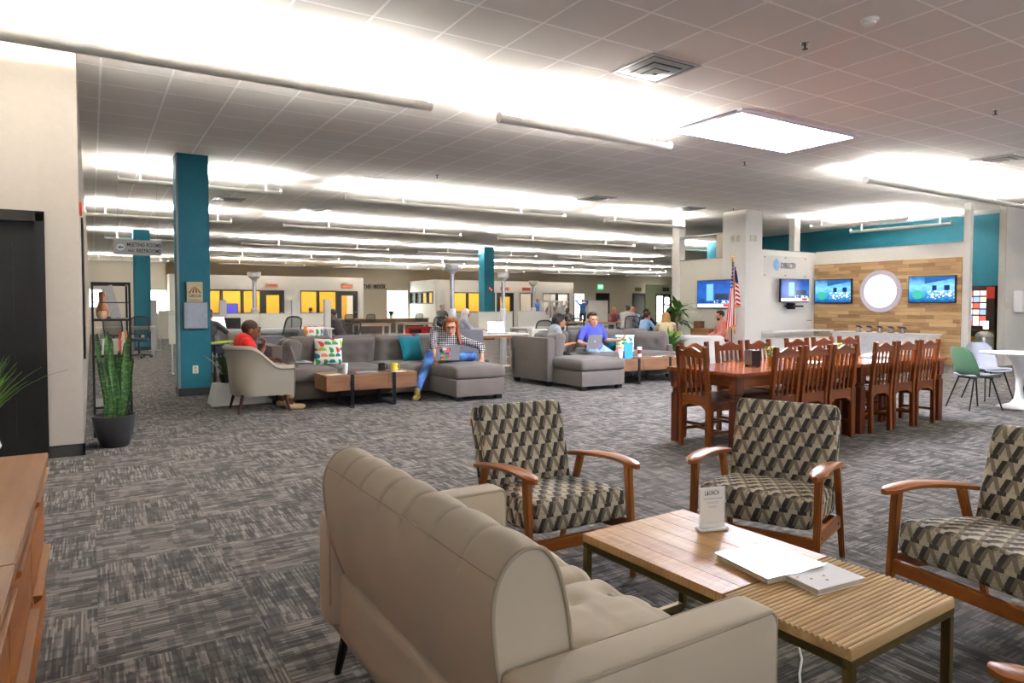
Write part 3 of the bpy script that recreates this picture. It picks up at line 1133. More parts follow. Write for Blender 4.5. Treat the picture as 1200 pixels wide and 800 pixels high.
# white adapter and cable on the floor
t = thing('power_adapter', 'white power adapter with cable on the carpet under the coffee table', 'power adapter', (2.46, 1.84, 0), R(-90))
obj('body', MB().cushion(.16, .055, .032, .01, 0, 8, c=(0, 0, .016)), mt_plastic, t)
obj('cable', MB().tube([(.08, 0, .014), (.14, -.03, .006), (.22, -.12, .005), (.28, -.22, .005), (.34, -.3, .005), (.42, -.36, .005), (.5, -.38, .005)], .0045, 6), mt_plastic, t)

# ------------------------------------------------------------------ credenza and plant at the left edge
mt_acacia = wood('acacia_top', '#754821', '#a87440', 'y', .35, .6)
mt_acacia_f = wood('acacia_front', '#733a0c', '#aa6420', 'y', .4, .8)
t = thing('credenza', 'wooden credenza with drawer fronts along the left edge of the photo', 'credenza', (-.64, .62, 0))
CW, CL, CH = .47, 2.93, .75
obj('carcass', MB().box(.01, CW - .035, .01, CL - .01, .06, CH - .03), mt_acacia_f, t, bevel=.003)
obj('top', MB().box(0, CW, 0, CL * .49, CH - .03, CH).box(0, CW, CL * .49 + .002, CL, CH - .03, CH), mt_acacia, t, bevel=.003)
nd = 4
dw = (CL - .04) / nd
for k in range(nd):
    for r_, (z0, z1) in enumerate(((.08, .37), (.385, .70))):
        y0 = .02 + k * dw + .006
        y1 = y0 + dw - .012
        dm = MB()
        n = 18
        # faceted front: ridge line runs across the face
        ym = (y0 + y1) / 2
        vs = [(CW - .036, y0, z0), (CW - .036, y1, z0), (CW - .036, y1, z1), (CW - .036, y0, z1),
              (CW - .020, y0, z0), (CW - .020, y1, z0), (CW - .020, y1, z1), (CW - .020, y0, z1), (CW - .004, ym, (z0 + z1) / 2)]
        dm.add(vs, [(0, 3, 2, 1), (0, 1, 5, 4), (1, 2, 6, 5), (2, 3, 7, 6), (3, 0, 4, 7), (4, 5, 8), (5, 6, 8), (6, 7, 8), (7, 4, 8)])
        dd = obj('drawer', dm, mt_acacia_f, t, bevel=.002)
        obj('pull', MB().prism([(CW - .022, z1 - .03), (CW + .004, z1 - .012), (CW + .006, z1 + .002), (CW - .022, z1 + .004)], y0 + .05, y1 - .05), mt_acacia, dd, bevel=.002)
obj('plinth', MB().box(.03, CW - .07, .03, CL - .03, 0, .06), mt_acacia_f, t)

t = thing('grass_plant', 'spiky green grass plant in a white faceted pot on the credenza', 'potted plant', (-.40, 3.38, .7505))
pot = MB().lathe([(.045, 0), (.085, .075), (.07, .13), (.06, .13), (.06, .11), (0, .11)], 8)
obj('pot', pot, mt_plastic, t, smooth=0)
obj('soil', MB().lathe([(.058, .11), (.05, .114), (0, .116)], 12), mt_soil, t)
lv = MB()
rr = random.Random(3)
for k in range(150):
    a = rr.uniform(0, 2 * math.pi)
    L = rr.uniform(.20, .36)
    lean = rr.uniform(.15, 1.0)
    if k == 0:
        a, L, lean = R(-12), .42, 1.2
    w = rr.uniform(.004, .007)
    px, py, pz = .02 * math.cos(a), .02 * math.sin(a), .112
    pts = []
    for i in range(6):
        u = i / 5
        th = lean * (0.35 + u * .9)
        pts.append((px, py, pz, w * (1 - u ** 2 * .95)))
        px += math.cos(a) * math.sin(th) * L / 5
        py += math.sin(a) * math.sin(th) * L / 5
        pz += math.cos(th) * L / 5
    vs, fs = [], []
    for x, y, z, ww in pts:
        vs += [(x - math.sin(a) * ww, y + math.cos(a) * ww, z), (x, y, z - .0015), (x + math.sin(a) * ww, y - math.cos(a) * ww, z)]
    for i in range(5):
        for q in range(2):
            fs.append((i * 3 + q, i * 3 + q + 1, i * 3 + q + 4, i * 3 + q + 3))
    lv.add(vs, fs)
obj('leaves', lv, plain('grass_green', '#5f8a2c', .5, vary=.3, scale=20), t, fix=False)

# snake plant
t = thing('snake_plant', 'tall snake plant in a dark grey tapered pot by the white wall end', 'potted plant', (.175, 7.72, 0))
obj('pot', MB().lathe([(.115, 0), (.13, .02), (.17, .17), (.192, .29), (.196, .31), (.184, .312), (.180, .28), (0, .28)], 32), plain('graphite_pot', '#3a3a3e', .38, .3, vary=.05), t)
obj('soil', MB().lathe([(.178, .281), (.1, .287), (0, .289)], 20), mt_soil, t)
m = M_('snake_leaf', '#3c6a35', .4)
x, y, z = m.coords()
nz = m.noise(m.vec(x * 16.0, y * 16.0, z * 52.0), 1, 3)
m.color(m.ramp(nz, [(.36, '#1c3a1c'), (.52, '#2f5428'), (.70, '#55793f')]))
mt_snake = m.mat
rr = random.Random(11)
for x0, y0, L, lx, w, ph in ((-.075, -.03, .84, -.05, .042, .3), (-.035, -.06, .86, -.005, .05, .1), (.01, -.05, .70, -.02, .045, -.2), (.04, -.02, .80, -.05, .04, .5), (.075, -.04, .85, .07, .04, -.3), (.095, .02, .60, .085, .035, -.5), (-.06, .05, .72, -.07, .04, .7), (.03, .07, .66, .03, .045, .2), (.0, .02, .62, .01, .04, -.6), (.06, .06, .74, .05, .04, .9)):
    lf = MB()
    n = 12
    vs, fs = [], []
    for i in range(n + 1):
        u = i / n
        ww = w * .60 * (0.6 + .75 * math.sin(min(1, u * 1.25) * math.pi * .5) * (1 - u) ** .45) * (1 if u < .98 else .1)
        tw = ph + u * .5
        cx, cy, cz = x0 + lx * u ** 1.3 + .012 * math.sin(u * 6 + ph), y0 + .03 * u * math.sin(ph * 3), .27 + L * u
        for q, dd in ((-1, 0), (-.5, .010), (0, .014), (.5, .010), (1, 0)):
            vs.append((cx + math.cos(tw) * q * ww - math.sin(tw) * dd, cy + math.sin(tw) * q * ww + math.cos(tw) * dd, cz))
        for q, dd in ((-1, .003), (-.5, .016), (0, .021), (.5, .016), (1, .003)):
            vs.append((cx + math.cos(tw) * q * ww - math.sin(tw) * dd, cy + math.sin(tw) * q * ww + math.cos(tw) * dd, cz))
    for i in range(n):
        for q in range(4):
            a = i * 10 + q
            fs.append((a, a + 1, a + 11, a + 10))
            fs.append((a + 5, a + 6, a + 16, a + 15))
        fs.append((i * 10, i * 10 + 5, i * 10 + 15, i * 10 + 10))
        fs.append((i * 10 + 4, i * 10 + 9, i * 10 + 19, i * 10 + 14))
    lf.add(vs, fs)
    obj('leaf', lf, mt_snake, t, smooth=60)

# black open shelf behind the snake plant
t = thing('open_shelf', 'black metal open shelf standing behind the snake plant', 'shelf', (0.0, 8.30, 0))
SW, SD, SH = .36, .75, 1.63
for x in (0, SW - .022):
    for y in (0, SD - .022):
        obj('post', MB().box(x, x + .022, y, y + .022, 0, SH), mt_bmetal, t)
fr = MB()
for y in (0, SD - .022):
    fr.box(.022, SW - .022, y, y + .022, SH - .022, SH)
for x in (0, SW - .022):
    fr.box(x, x + .022, .022, SD - .022, SH - .022, SH)
fr.box(.022, SW - .022, .004, .012, 1.41, 1.42)
fr.box(.022, SW - .022, SD - .012, SD - .004, 1.41, 1.42)
obj('top_frame', fr, mt_bmetal, t)
for z in (.30, .84, 1.22):
    obj('shelf', MB().box(.0, SW, 0.0, SD, z, z + .022), mt_bmetal, t)
GSH = 'things on the black shelf'
s = 1.2425
v = thing('ceramic_bottle', 'amber brown bottle shaped vase on the upper black shelf', 'vase', (.10, 8.5, s), 0, GSH)
obj('body', MB().lathe([(.035, 0), (.055, .03), (.06, .09), (.045, .14), (.03, .18), (.032, .28), (.022, .29)], 20), plain('amber_glaze', '#7d4714', .3, vary=.2), v)
v = thing('round_jar', 'small cream and brown jar at the foot of the amber vase', 'jar', (.10, 8.36, s), 0, GSH)
obj('body', MB().lathe([(.03, 0), (.045, .03), (.042, .07), (.028, .085)], 18), plain('cream_glaze', '#b89a78', .4, vary=.25), v)
obj('lid', MB().lathe([(.03, .085), (.026, .1), (.006, .104), (.008, .116), (0, .118)], 16), plain('brown_lid', '#6a4020', .5), v)
v = tag(obj('photo_board', MB().box(-.05, .05, -.006, .006, 0, .36), plain('pale_board', '#a7a6a8', .5), loc=(.235, 8.62, s + .007)), 'pale grey board leaning on the upper black shelf', 'board', GSH)
v.rotation_euler = (0, R(-14), 0)
s = .8625
for k, (w, h, col, lab) in enumerate(((.20, .045, '#d8d3c8', 'white box file at the bottom of the stack on the black shelf'), (.20, .05, '#e4dfd6', 'cream box file second from the bottom on the black shelf'), (.21, .06, '#e9e6e0', 'white box file with red print, topmost on the black shelf'))):
    v = thing('box_file', lab, 'box', (.19, 8.52, s), R(3 * k - 3), GSH)
    obj('box', MB().box(-w / 2, w / 2, -.13, .13, 0, h), plain('carton_%d' % k, col, .7), v, bevel=.002)
    if k == 2:
        obj('red_print', MB().box(.05, .075, -.1315, -.13, .02, .04), plain('red_print', '#c23a22', .6), v)
    s += h + .001
for k, (x, h, col) in enumerate(((.255, .26, '#c9492b'), (.285, .24, '#efece6'), (.31, .25, '#d98a5a'))):
    v = thing('binder', ['red orange binder standing behind the snake plant leaves', 'white binder standing second from the shelf post', 'tan binder standing against the shelf post'][k], 'binder', (x, 8.345, .8625), 0, GSH)
    obj('cover', MB().box(-.011, -.008, 0, .03, 0, h).box(.008, .011, 0, .03, 0, h).box(-.011, .011, -.002, 0.0, 0, h), plain('binder_%d' % k, col, .5), v)
    obj('pages', MB().box(-.008, .008, .001, .029, .004, h - .006), mt_paper, v)

# things on the inner left wall
o = tag(obj('wall_board', MB().box(-.079, -.06, 8.75, 10.05, .8, 2.34), mt_black, bevel=.003), 'tall black framed board on the white left wall, seen edge on', 'board')
t = thing('fire_alarm', 'small red and white fire alarm high on the white left wall corner', 'fire alarm', (-.078, 7.66, 2.30))
obj('backplate', MB().box(0, .02, -.06, .06, -.06, .06), plain('alarm_red', '#a8321f', .4), t, bevel=.003)
obj('strobe', MB().box(.02, .04, -.03, .03, -.02, .04), mt_plastic, t, bevel=.004)

# near teal column: circus card, metal cabinet, outlet
t = thing('extinguisher_cabinet', 'grey metal wall cabinet with frosted door on the near teal column', 'cabinet', (1.355, 11.40, 1.03))
obj('case', MB().box(-.165, .165, -.07, -.001, 0, .40), plain('cabinet_grey', '#8b8f96', .35, .6), t, bevel=.004)
dr_ = obj('door', MB().box(-.16, .16, -.085, -.071, .006, .394), plain('cabinet_door', '#9ea3ab', .35, .5), t, bevel=.003)
obj('panel', MB().box(-.115, .095, -.089, -.085, .03, .37), plain('frosted_panel', '#aeb6c2', .25, .2), dr_)
obj('latch', MB().lathe([(.01, 0), (.01, .012), (0, .016)], 12, M=Matrix.Translation((.13, -.085, .2)) @ Matrix.Rotation(R(90), 4, 'X')), mt_chrome, dr_)
t = thing('circus_sign', 'cream circus tent sign standing on the grey cabinet', 'sign', (1.345, 11.34, 1.4315))
obj('board', MB().box(-.115, .115, .0, .012, 0, .31), plain('cream_card', '#d8c79f', .7), t, bevel=.006)
tn = MB()
for k in range(7):
    a = (-3 + k) * .026
    if k % 2 == 0:
        tn.prism([(a - .012, .145), (a + .012, .145), (a * .25 + .003, .245 - abs(a) * .3), (a * .25 - .003, .245 - abs(a) * .3)], -.003, 0)
tn.prism([(-.095, .14), (-.07, .14), (-.03, .20), (-.035, .205)], -.003, 0).prism([(.095, .14), (.07, .14), (.03, .20), (.035, .205)], -.003, 0)
obj('tent', tn, plain('brick_ink', '#8a3a2c', .6), t)
obj('lettering', facing(text_mesh('CIRCUS', .062, .001, .8, bold=.0015), Vector((0, -.002, .095)), 'f'), plain('olive_ink', '#3f5a4a', .6), t)
obj('small_print', MB().box(-.09, .09, -.002, 0, .03, .045), plain('tan_ink', '#a8905c', .6), t)
t = thing('wall_outlet', 'ivory electrical outlet low on the near teal column', 'outlet', (1.345, 11.40, .40))
obj('plate', MB().box(-.04, .04, -.008, -.001, -.06, .06), plain('ivory', '#e0d6bd', .4), t, bevel=.002)
obj('socket', MB().box(-.018, .018, -.012, -.008, .008, .04).box(-.018, .018, -.012, -.008, -.04, -.008), plain('ivory_dark', '#b9ad92', .4), t, bevel=.002)
t = thing('wall_outlet', 'ivory electrical outlet low on the distant left teal column', 'outlet', (1.33, 23.60, .42))
obj('plate', MB().box(-.045, .045, -.008, -.001, -.07, .07), plain('ivory', '#e0d6bd', .4), t, bevel=.002)
t = thing('hanging_sign', 'grey hanging sign for meeting rooms and restrooms', 'sign', (.66, 12.5, 2.19))
obj('board', MB().box(-.34, .34, -.01, .01, 0, .245), plain('sign_grey', '#c3bcbc', .5), t, bevel=.003)
obj('lettering', facing(text_mesh('MEETING ROOMS', .085, .001, .70, bold=.002, space=1.05), Vector((.085, -.012, .165)), 'f'), plain('sign_ink', '#4d4a50', .5), t)
obj('lettering', facing(text_mesh('RESTROOMS', .085, .001, .70, bold=.002, space=1.05), Vector((.15, -.012, .07)), 'f'), plain('sign_ink', '#4d4a50', .5), t)
obj('lettering', facing(text_mesh('AND', .055, .001, .8, bold=.001), Vector((-.10, -.012, .066)), 'f'), plain('sign_ink', '#4d4a50', .5), t)
obj('disc', MB().lathe([(.058, 0), (.058, .002)], 24, M=Matrix.Translation((-.245, -.01, .12)) @ Matrix.Rotation(R(90), 4, 'X')), plain('sign_white', '#f2f0f0', .5), t)
obj('arrow', MB().prism([(-.285, .12), (-.25, .142), (-.25, .129), (-.205, .129), (-.205, .111), (-.25, .111), (-.25, .098)], -.015, -.012), plain('arrow_blue', '#3a6a86', .5), t)
for x in (-.28, .28):
    obj('wire', MB().tube([(x, 0, .245), (x, 0, CEIL - 2.19)], .0025, 6), mt_steel, t)
# ------------------------------------------------------------------ sectional sofas
GSE = 'charcoal sectional sofas'


def sectional(label, loc, L, left_y, chaise, chaise_front, ncush, right_end=False):
    """origin at the left back corner; y negative towards the chaise front"""
    t = thing('sectional_sofa', label, 'sofa', loc, 0, GSE)
    F = mt_charcoal
    x0, x1 = chaise
    side = .04 if x0 < L / 2 else 0
    obj('base', MB().cushion(L - .12, 1.06, .26, .02, 0, 8, c=(L / 2 + .02, -.56, .195)), F, t)
    ch_len = -chaise_front - .9
    obj('chaise_base', MB().cushion(x1 - x0, ch_len + .2, .25, .018, 0, 8, c=((x0 + x1) / 2, chaise_front + (ch_len + .2) / 2, .19)), F, t)
    obj('back_panel', MB().cushion(L, .16, .66, .03, 0, 8, c=(L / 2, -.08, .40)), F, t)
    obj('side_panel', MB().cushion(.16, -left_y, .745, .022, 0, 8, c=(.08, left_y / 2, .4525)), F, t)
    # seats
    sx0 = .18
    if side:
        xs = [x1 + .01 + (L - x1 - .02) * k / 2 for k in range(3)]
        obj('seat_cushion', MB().cushion(x1 - .2, .75, .17, .05, .02, 14, c=((x1 + .2) / 2, -.62, .405)), F, t)
    else:
        xs = [sx0 + (x0 - sx0) * k / 3 for k in range(4)]
        obj('seat_cushion', MB().cushion(x1 - x0 - .02, .75, .17, .05, .02, 14, c=((x0 + x1) / 2, -.62, .405)), F, t)
    for a, b in zip(xs[:-1], xs[1:]):
        obj('seat_cushion', MB().cushion(b - a - .012, .92, .17, .05, .02, 14, c=((a + b) / 2, -.70, .405)), F, t, smooth=60)
    cl = -chaise_front - 1.0 + .0
    obj('chaise_cushion', MB().cushion(x1 - x0 + .04, cl, .185, .065, .022, 18, c=((x0 + x1) / 2, chaise_front - .02 + cl / 2, .405)), F, t, smooth=60)
    # back cushions with two rows of tufts
    cw = (L - .42) / ncush
    for k in range(ncush):
        xc = .38 + cw * (k + .5)
        M = Matrix.Translation((xc, -.27, .66)) @ Matrix.Rotation(R(12), 4, 'X') @ Matrix.Rotation(R(90), 4, 'X')
        tf = [(sx * cw * .2, sy * .09) for sx in (-1, 1) for sy in (-1, 1)]
        obj('back_cushion', MB().cushion(cw - .012, .52, .22, .085, .03, 22, tufts=tf, deep=.035, sig=.045, M=M), F, t, smooth=60)
    nl = 2
    ll = -left_y - .38
    for k in range(nl):
        yc = left_y + ll / nl * (k + .5)
        M = Matrix.Translation((.29, yc, .655)) @ Matrix.Rotation(R(90), 4, 'Z') @ Matrix.Rotation(R(11), 4, 'X') @ Matrix.Rotation(R(90), 4, 'X')
        tf = [(sx * .13, sy * .09) for sx in (-1, 1) for sy in (-1, 1)]
        obj('back_cushion', MB().cushion(ll / nl - .01, .50, .22, .085, .03, 20, tufts=tf, deep=.03, sig=.045, M=M), F, t, smooth=60)
    if right_end:
        M = Matrix.Translation((L - .22, -.62, .62)) @ Matrix.Rotation(R(-58), 4, 'Z') @ Matrix.Rotation(R(14), 4, 'X') @ Matrix.Rotation(R(90), 4, 'X')
        obj('end_cushion', MB().cushion(.72, .52, .24, .1, .04, 22, tufts=[(-.12, .06), (.12, .06), (0, -.1)], deep=.04, sig=.05, M=M), F, t, smooth=60)
        obj('side_panel', MB().cushion(.14, 1.0, .55, .03, 0, 8, c=(L - .04, -.5, .345)), F, t)
    else:
        M = Matrix.Translation((L - .15, -.38, .64)) @ Matrix.Rotation(R(-72), 4, 'Z') @ Matrix.Rotation(R(14), 4, 'X') @ Matrix.Rotation(R(90), 4, 'X')
        obj('end_cushion', MB().cushion(.55, .50, .22, .1, .04, 20, tufts=[(-.1, .05), (.1, .05)], deep=.035, sig=.05, M=M), F, t, smooth=60)
    for x, y in ((.08, -.08), (L - .1, -.08), (.08, left_y + .08), (L - .1, -1.0), (x0 + .08, chaise_front + .07), (x1 - .08, chaise_front + .07)):
        obj('foot', MB().box(x - .05, x + .05, y - .04, y + .04, 0, .065), mt_black, t, bevel=.004)
    return t


sectional('long charcoal sectional sofa with the woman and chaise, left of centre', (2.10, 10.65, 0), 3.12, -.95, (2.31, 3.12), -2.03, 4)
sectional('charcoal sectional sofa with two men, its plain side panel towards the camera', (6.56, 10.60, 0), 3.08, -1.16, (.12, 1.02), -1.96, 4, True)


def pillow(label, loc, rx, rz, mat, size=.42, th=.13):
    t = thing('throw_pillow', label, 'pillow', loc, 0)
    M = Matrix.Rotation(rz, 4, 'Z') @ Matrix.Rotation(rx, 4, 'X')
    o = MB()
    n = 14

    def pt(u, v, s):
        a, b = 2 * u - 1, 2 * v - 1
        k = (1 - abs(a) ** 2.4) ** .6 * (1 - abs(b) ** 2.4) ** .6
        pinch = 1 - .06 * (1 - abs(a) ** 2) * 0
        return (a * size / 2 * (1 - .07 * (1 - b * b)), s * (th / 2 * k), b * size / 2 * (1 - .07 * (1 - a * a)) + size / 2)
    o.grid(lambda u, v: pt(u, v, -1), n, n, M)
    o.grid(lambda u, v: pt(1 - u, v, 1), n, n, M)
    obj('cover', o, mat, t, smooth=60)
    return t


def confetti(name, seed):
    """white cloth with bright half-round and leaf blocks"""
    m = M_(name, '#ece7dd', .85, 0, .1)
    x, y, z = m.coords('Object')
    u = (x + y * .35) / .088 + seed * 1.7
    v = z / .088 + seed * .9
    cid = m.rnd(m.vec(u.floor(), v.floor(), seed))
    cid2 = m.rnd(m.vec(u.floor(), v.floor(), seed + 5.0))
    fu, fv = u.fract() - .5, v.fract() - .5
    rot = cid2.gt(.5)
    a = mixf(fu, fv, rot)
    dd = (fu * fu + fv * fv).pow(.5)
    shape = dd.lt(.46) * (a + .12).gt(0.0)
    col = m.ramp(cid, [(0, '#cf3f37'), (.2, '#3d9150'), (.4, '#f0973c'), (.55, '#1f7d86'), (.7, '#e8826d'), (.85, '#a9c23e')], 'CONSTANT')
    m.color(m.mix('#ece7dd', col, shape))
    return m.mat


mt_conf = confetti('confetti_cloth', 0.0)
mt_conf2 = confetti('confetti_cloth_b', 2.0)
mt_tealcloth = fabric('teal_cloth', '#156a7c', .1)
pillow('bright confetti patterned pillow in the corner behind the seated man in red', (2.98, 10.00, .50), R(-22), R(-20), mt_conf)
pillow('teal pillow beside the woman on the long sectional', (4.38, 10.04, .50), R(-20), R(12), mt_tealcloth)
pillow('colourful pillow peeking above the left end of the long sectional back', (2.90, 10.52, .74), R(8), R(10), mt_conf2, .34)
pillow('teal pillow on the sofa beside the man in the blue shirt', (8.66, 10.12, .50), R(-20), R(-10), mt_tealcloth, .36)
pillow('white pillow with bright leaf shapes propped next to the blue bag', (8.60, 9.80, .50), R(-24), R(-40), mt_conf2, .36)

# strapped wooden coffee tables
GT = 'strapped wooden coffee tables before the sectionals'
mt_barn = wood('barn_walnut', '#4f3424', '#8b6446', 'x', .5, .7)


def strap_table(label, loc, L, D=.58):
    t = thing('strap_coffee_table', label, 'coffee table', loc, 0, GT)
    n = 3
    for k in range(n):
        obj('block', MB().box(k * L / n + .001, (k + 1) * L / n - .001, 0, D, .235, .445), mt_barn, t, bevel=.004)
    for k in (.27, .73):
        x = L * k
        f = MB()
        f.box(x - .025, x + .025, -.010, -.001, 0, .45).box(x - .025, x + .025, D + .001, D + .010, 0, .45)
        f.box(x - .025, x + .025, -.010, D + .010, .446, .453).box(x - .025, x + .025, -.001, D + .001, 0, .008)
        obj('strap', f, mt_bmetal, t)
    return t


strap_table('chunky walnut coffee table with metal straps before the woman', (2.63, 8.90, 0), 1.30)
strap_table('chunky walnut coffee table with metal straps holding the blue bag', (7.72, 8.92, 0), 1.62)


def cup(label, loc, mat, h=.15, r=.04, name='paper_cup', group=None, lid=True, band=None):
    t = thing(name, label, 'cup', loc, 0, group)
    obj('body', MB().lathe([(r * .72, 0), (r, h * .92), (r * .93, h * .92), (r * .66, .01), (0, .01)], 18), mat, t)
    if lid:
        obj('lid', MB().lathe([(r * 1.05, h * .92), (r * 1.05, h * .95), (r * .9, h), (0, h)], 18), mt_plastic, t)
    if band:
        obj('sleeve', MB().lathe([(r * .84, h * .3), (r * .97, h * .7)], 18), band, t)
    return t


def mug(label, loc, mat):
    t = thing('mug', label, 'mug', loc)
    obj('body', MB().lathe([(.045, 0), (.05, .01), (.05, .11), (.044, .11), (.042, .015), (0, .015)], 20), mat, t)
    obj('handle', MB().tube([(.048, 0, .09), (.08, 0, .085), (.085, 0, .055), (.075, 0, .03), (.048, 0, .025)], .007, 8), mat, t)
    return t


z = .4545
cup('white paper cup at the left strap of the table before the woman', (2.91, 8.99, z), mt_plastic, .15)
mug('black mug on the table before the woman', (3.55, 9.30, z - .009), plain('black_glaze', '#1c1a18', .3))
mug('yellow mug on the table before the woman', (3.70, 9.20, z - .009), plain('yellow_glaze', '#d8c83c', .35))
GP = 'loose papers on the strapped table before the woman'
for k, (x, y, w, dd, rz, lab, col) in enumerate(((2.78, 9.06, .20, .14, 20, 'white paper at the left end of the table before the woman', '#efece6'), (3.27, 9.12, .30, .2, -8, 'pale blue leaflet spread mid table before the woman', '#b8c3cc'), (3.68, 9.04, .24, .16, 4, 'white open booklet at the right end of the table before the woman', '#f0ede6'), (3.20, 9.36, .26, .1, 10, 'plum notebook at the back of the table before the woman', '#6d4060'))):
    m_b = MB().grid(lambda u, v: (-w / 2 + w * u, -dd / 2 + dd * v, .004 + .008 * math.sin(u * 3.1) * (k % 2)), 8, 2).grid(lambda u, v: (-w / 2 + w * u, -dd / 2 + dd * v, .001 + .008 * math.sin(u * 3.1) * (k % 2)), 8, 2)
    tag(obj('paper_sheet' if k != 3 else 'notebook', m_b, plain('sheet_%d' % k, col, .6), loc=(x, y, z - .008), rz=R(rz)), lab, 'paper' if k != 3 else 'notebook', GP if k != 3 else None)
cup('white paper cup on the table beside the chaise of the second sectional', (7.90, 9.12, z - .009), mt_plastic, .17, .042)
cup('white cup with red and black sleeve right of the blue bag', (8.42, 9.2, z + .000), mt_plastic, .18, .042, band=plain('cup_print', '#8a2a26', .6))
t = thing('gift_bag', 'blue paper gift bag standing on the second strapped table', 'bag', (8.10, 9.14, z - .009), R(-30))
bg = MB()
bg.add([(-.07, -.045, 0), (.07, -.045, 0), (.07, .045, 0), (-.07, .045, 0), (-.075, -.02, .27), (.075, -.02, .27), (.075, .02, .27), (-.075, .02, .27)], [(3, 2, 1, 0), (0, 1, 5, 4), (1, 2, 6, 5), (2, 3, 7, 6), (3, 0, 4, 7)])
bagm = obj('bag', bg, plain('sky_blue_paper', '#2f8fd6', .5), t, smooth=0)
hd = MB()
for y in (-.02, .02):
    hd.tube([(-.03, y, .265), (-.025, y, .31), (0, y, .325), (.025, y, .31), (.03, y, .265)], .003, 6)
obj('handle', hd, plain('blue_cord', '#2a6fb0', .6), t)
tag(obj('paper_sheet', MB().box(-.14, .14, -.06, .06, 0, .006), mt_paper, loc=(8.85, 9.15, z - .008), rz=R(5)), 'white leaflet right of the sleeved cup on the second strapped table', 'paper')
tag(obj('phone', MB().box(-.07, .07, -.035, .035, 0, .009), mt_bplastic, loc=(8.12, 9.00, z - .008), rz=R(15), bevel=.003), 'dark phone lying before the blue bag', 'phone')


# ------------------------------------------------------------------ upholstered tub chairs
def tub_chair(label, loc, rz, mat, W=.76, D=.74, hb=.87, ha=.61, zb=.22, leg=None, pipe=None, name='tub_armchair', cat='armchair', flare=.05, knee=.55):
    """front is -y; a wrap-around shell whose rim drops from the back to the arms"""
    t = thing(name, label, cat, loc, rz)
    m = MB()
    path = []
    hw, hd = W / 2, D / 2
    rc = .26
    for k in range(9):
        path.append((-hw, -hd + (D - rc) * k / 8, 1, 0))
    for k in range(1, 9):
        a = R(180 - 90 * k / 8)
        path.append((-hw + rc + rc * math.cos(a), hd - rc + rc * math.sin(a), None, 0))
    for k in range(1, 7):
        path.append((-hw + rc + (W - 2 * rc) * k / 6, hd, None, 0))
    for k in range(1, 9):
        a = R(90 - 90 * k / 8)
        path.append((hw - rc + rc * math.cos(a), hd - rc + rc * math.sin(a), None, 0))
    for k in range(1, 9):
        path.append((hw, hd - rc - (D - rc) * k / 8, 1, 0))
    n = len(path)
    rows, rim = [], []
    for i, (x, y, _, _) in enumerate(path):
        p = Vector((x, y, 0))
        a = Vector(path[max(0, i - 1)][:2] + (0,))
        b = Vector(path[min(n - 1, i + 1)][:2] + (0,))
        dr = (b - a).normalized()
        nrm = Vector((-dr.y, dr.x, 0))
        u = (y + hd) / D
        s = min(1, max(0, (u - .22) / knee))
        s = s * s * (3 - 2 * s)
        h = ha + (hb - ha) * s
        th = .085
        fl = flare * s
        tp = .03 * (1 - s)
        pr = [(0.0 - .035, zb), (-.02, zb + .08), (0, (zb + h) / 2), (fl * .6, h - .10), (fl + .012, h - .045), (fl + .010, h - .015), (fl - .015, h), (fl - th * .6, h + .002), (fl - th, h - .02), (-th + fl * .4, h - .08), (-th, (zb + h) / 2), (-th, zb)]
        rows.append([p + nrm * o + Vector((0, 0, z)) for o, z in pr])
        rim.append(rows[-1][5])
    w = len(rows[0])
    vs = [q for r_ in rows for q in r_]
    fs = [(i * w + k, i * w + (k + 1) % w, (i + 1) * w + (k + 1) % w, (i + 1) * w + k) for i in range(n - 1) for k in range(w)]
    fs += [tuple(range(w)), tuple(reversed(range((n - 1) * w, n * w)))]
    m.add(vs, fs)
    sh = obj('shell', m, mat, t, smooth=60)
    if pipe:
        obj('piping', MB().tube([r_[4] for r_ in rows], .009, 8).tube([rows[0][k] for k in range(0, 12)], .007, 6).tube([rows[-1][k] for k in range(0, 12)], .007, 6), pipe, sh)
    obj('seat_cushion', MB().cushion(W - .19, D - .10, .16, .05, .02, 14, c=(0, -.045, .40)), mat, t, smooth=60)
    obj('seat_base', MB().cushion(W - .30, D - .24, .12, .02, 0, 8, c=(0, -.02, .27)), mat, t)
    for sx in (-1, 1):
        for sy in (-1, 1):
            if leg:
                obj('leg', MB().tube([(sx * (hw - .10), sy * (hd - .11), zb + .02), (sx * (hw - .06), sy * (hd - .05), 0)], [.024, .014], 10), leg, t)
    if not leg:
        obj('plinth', MB().cushion(W - .14, D - .14, zb, .02, 0, 8, c=(0, 0, zb / 2)), mat, t)
    return t


mt_oat = fabric('oat_grey_upholstery', '#a19b8e', .1)
tub_chair('pale grey wing armchair with rolled rim holding the man in red', (1.88, 9.40, 0), R(90), mt_oat, leg=plain('mahogany_leg', '#3a1812', .4), pipe=fabric('grey_rim', '#7f796d', .1))
tub_chair('off-white tub armchair behind the dining table left end', (11.35, 10.45, 0), R(125), fabric('off_white_upholstery', '#d5d1c9', .05), W=.95, D=.8, hb=.74, ha=.58, zb=.12, knee=.7, flare=.03)

# ------------------------------------------------------------------ dining tables and slatted chairs
mt_rose = wood('rosewood_x', '#451c06', '#854512', 'x', .38, .8, .3)
mt_rose_z = wood('rosewood_z', '#451b06', '#894713', 'z', .38, .8, .3)
mt_rose_d = wood('rosewood_dark', '#381506', '#6a3012', 'z', .38, .8, .3)
GD = 'dining tables pushed end to end'


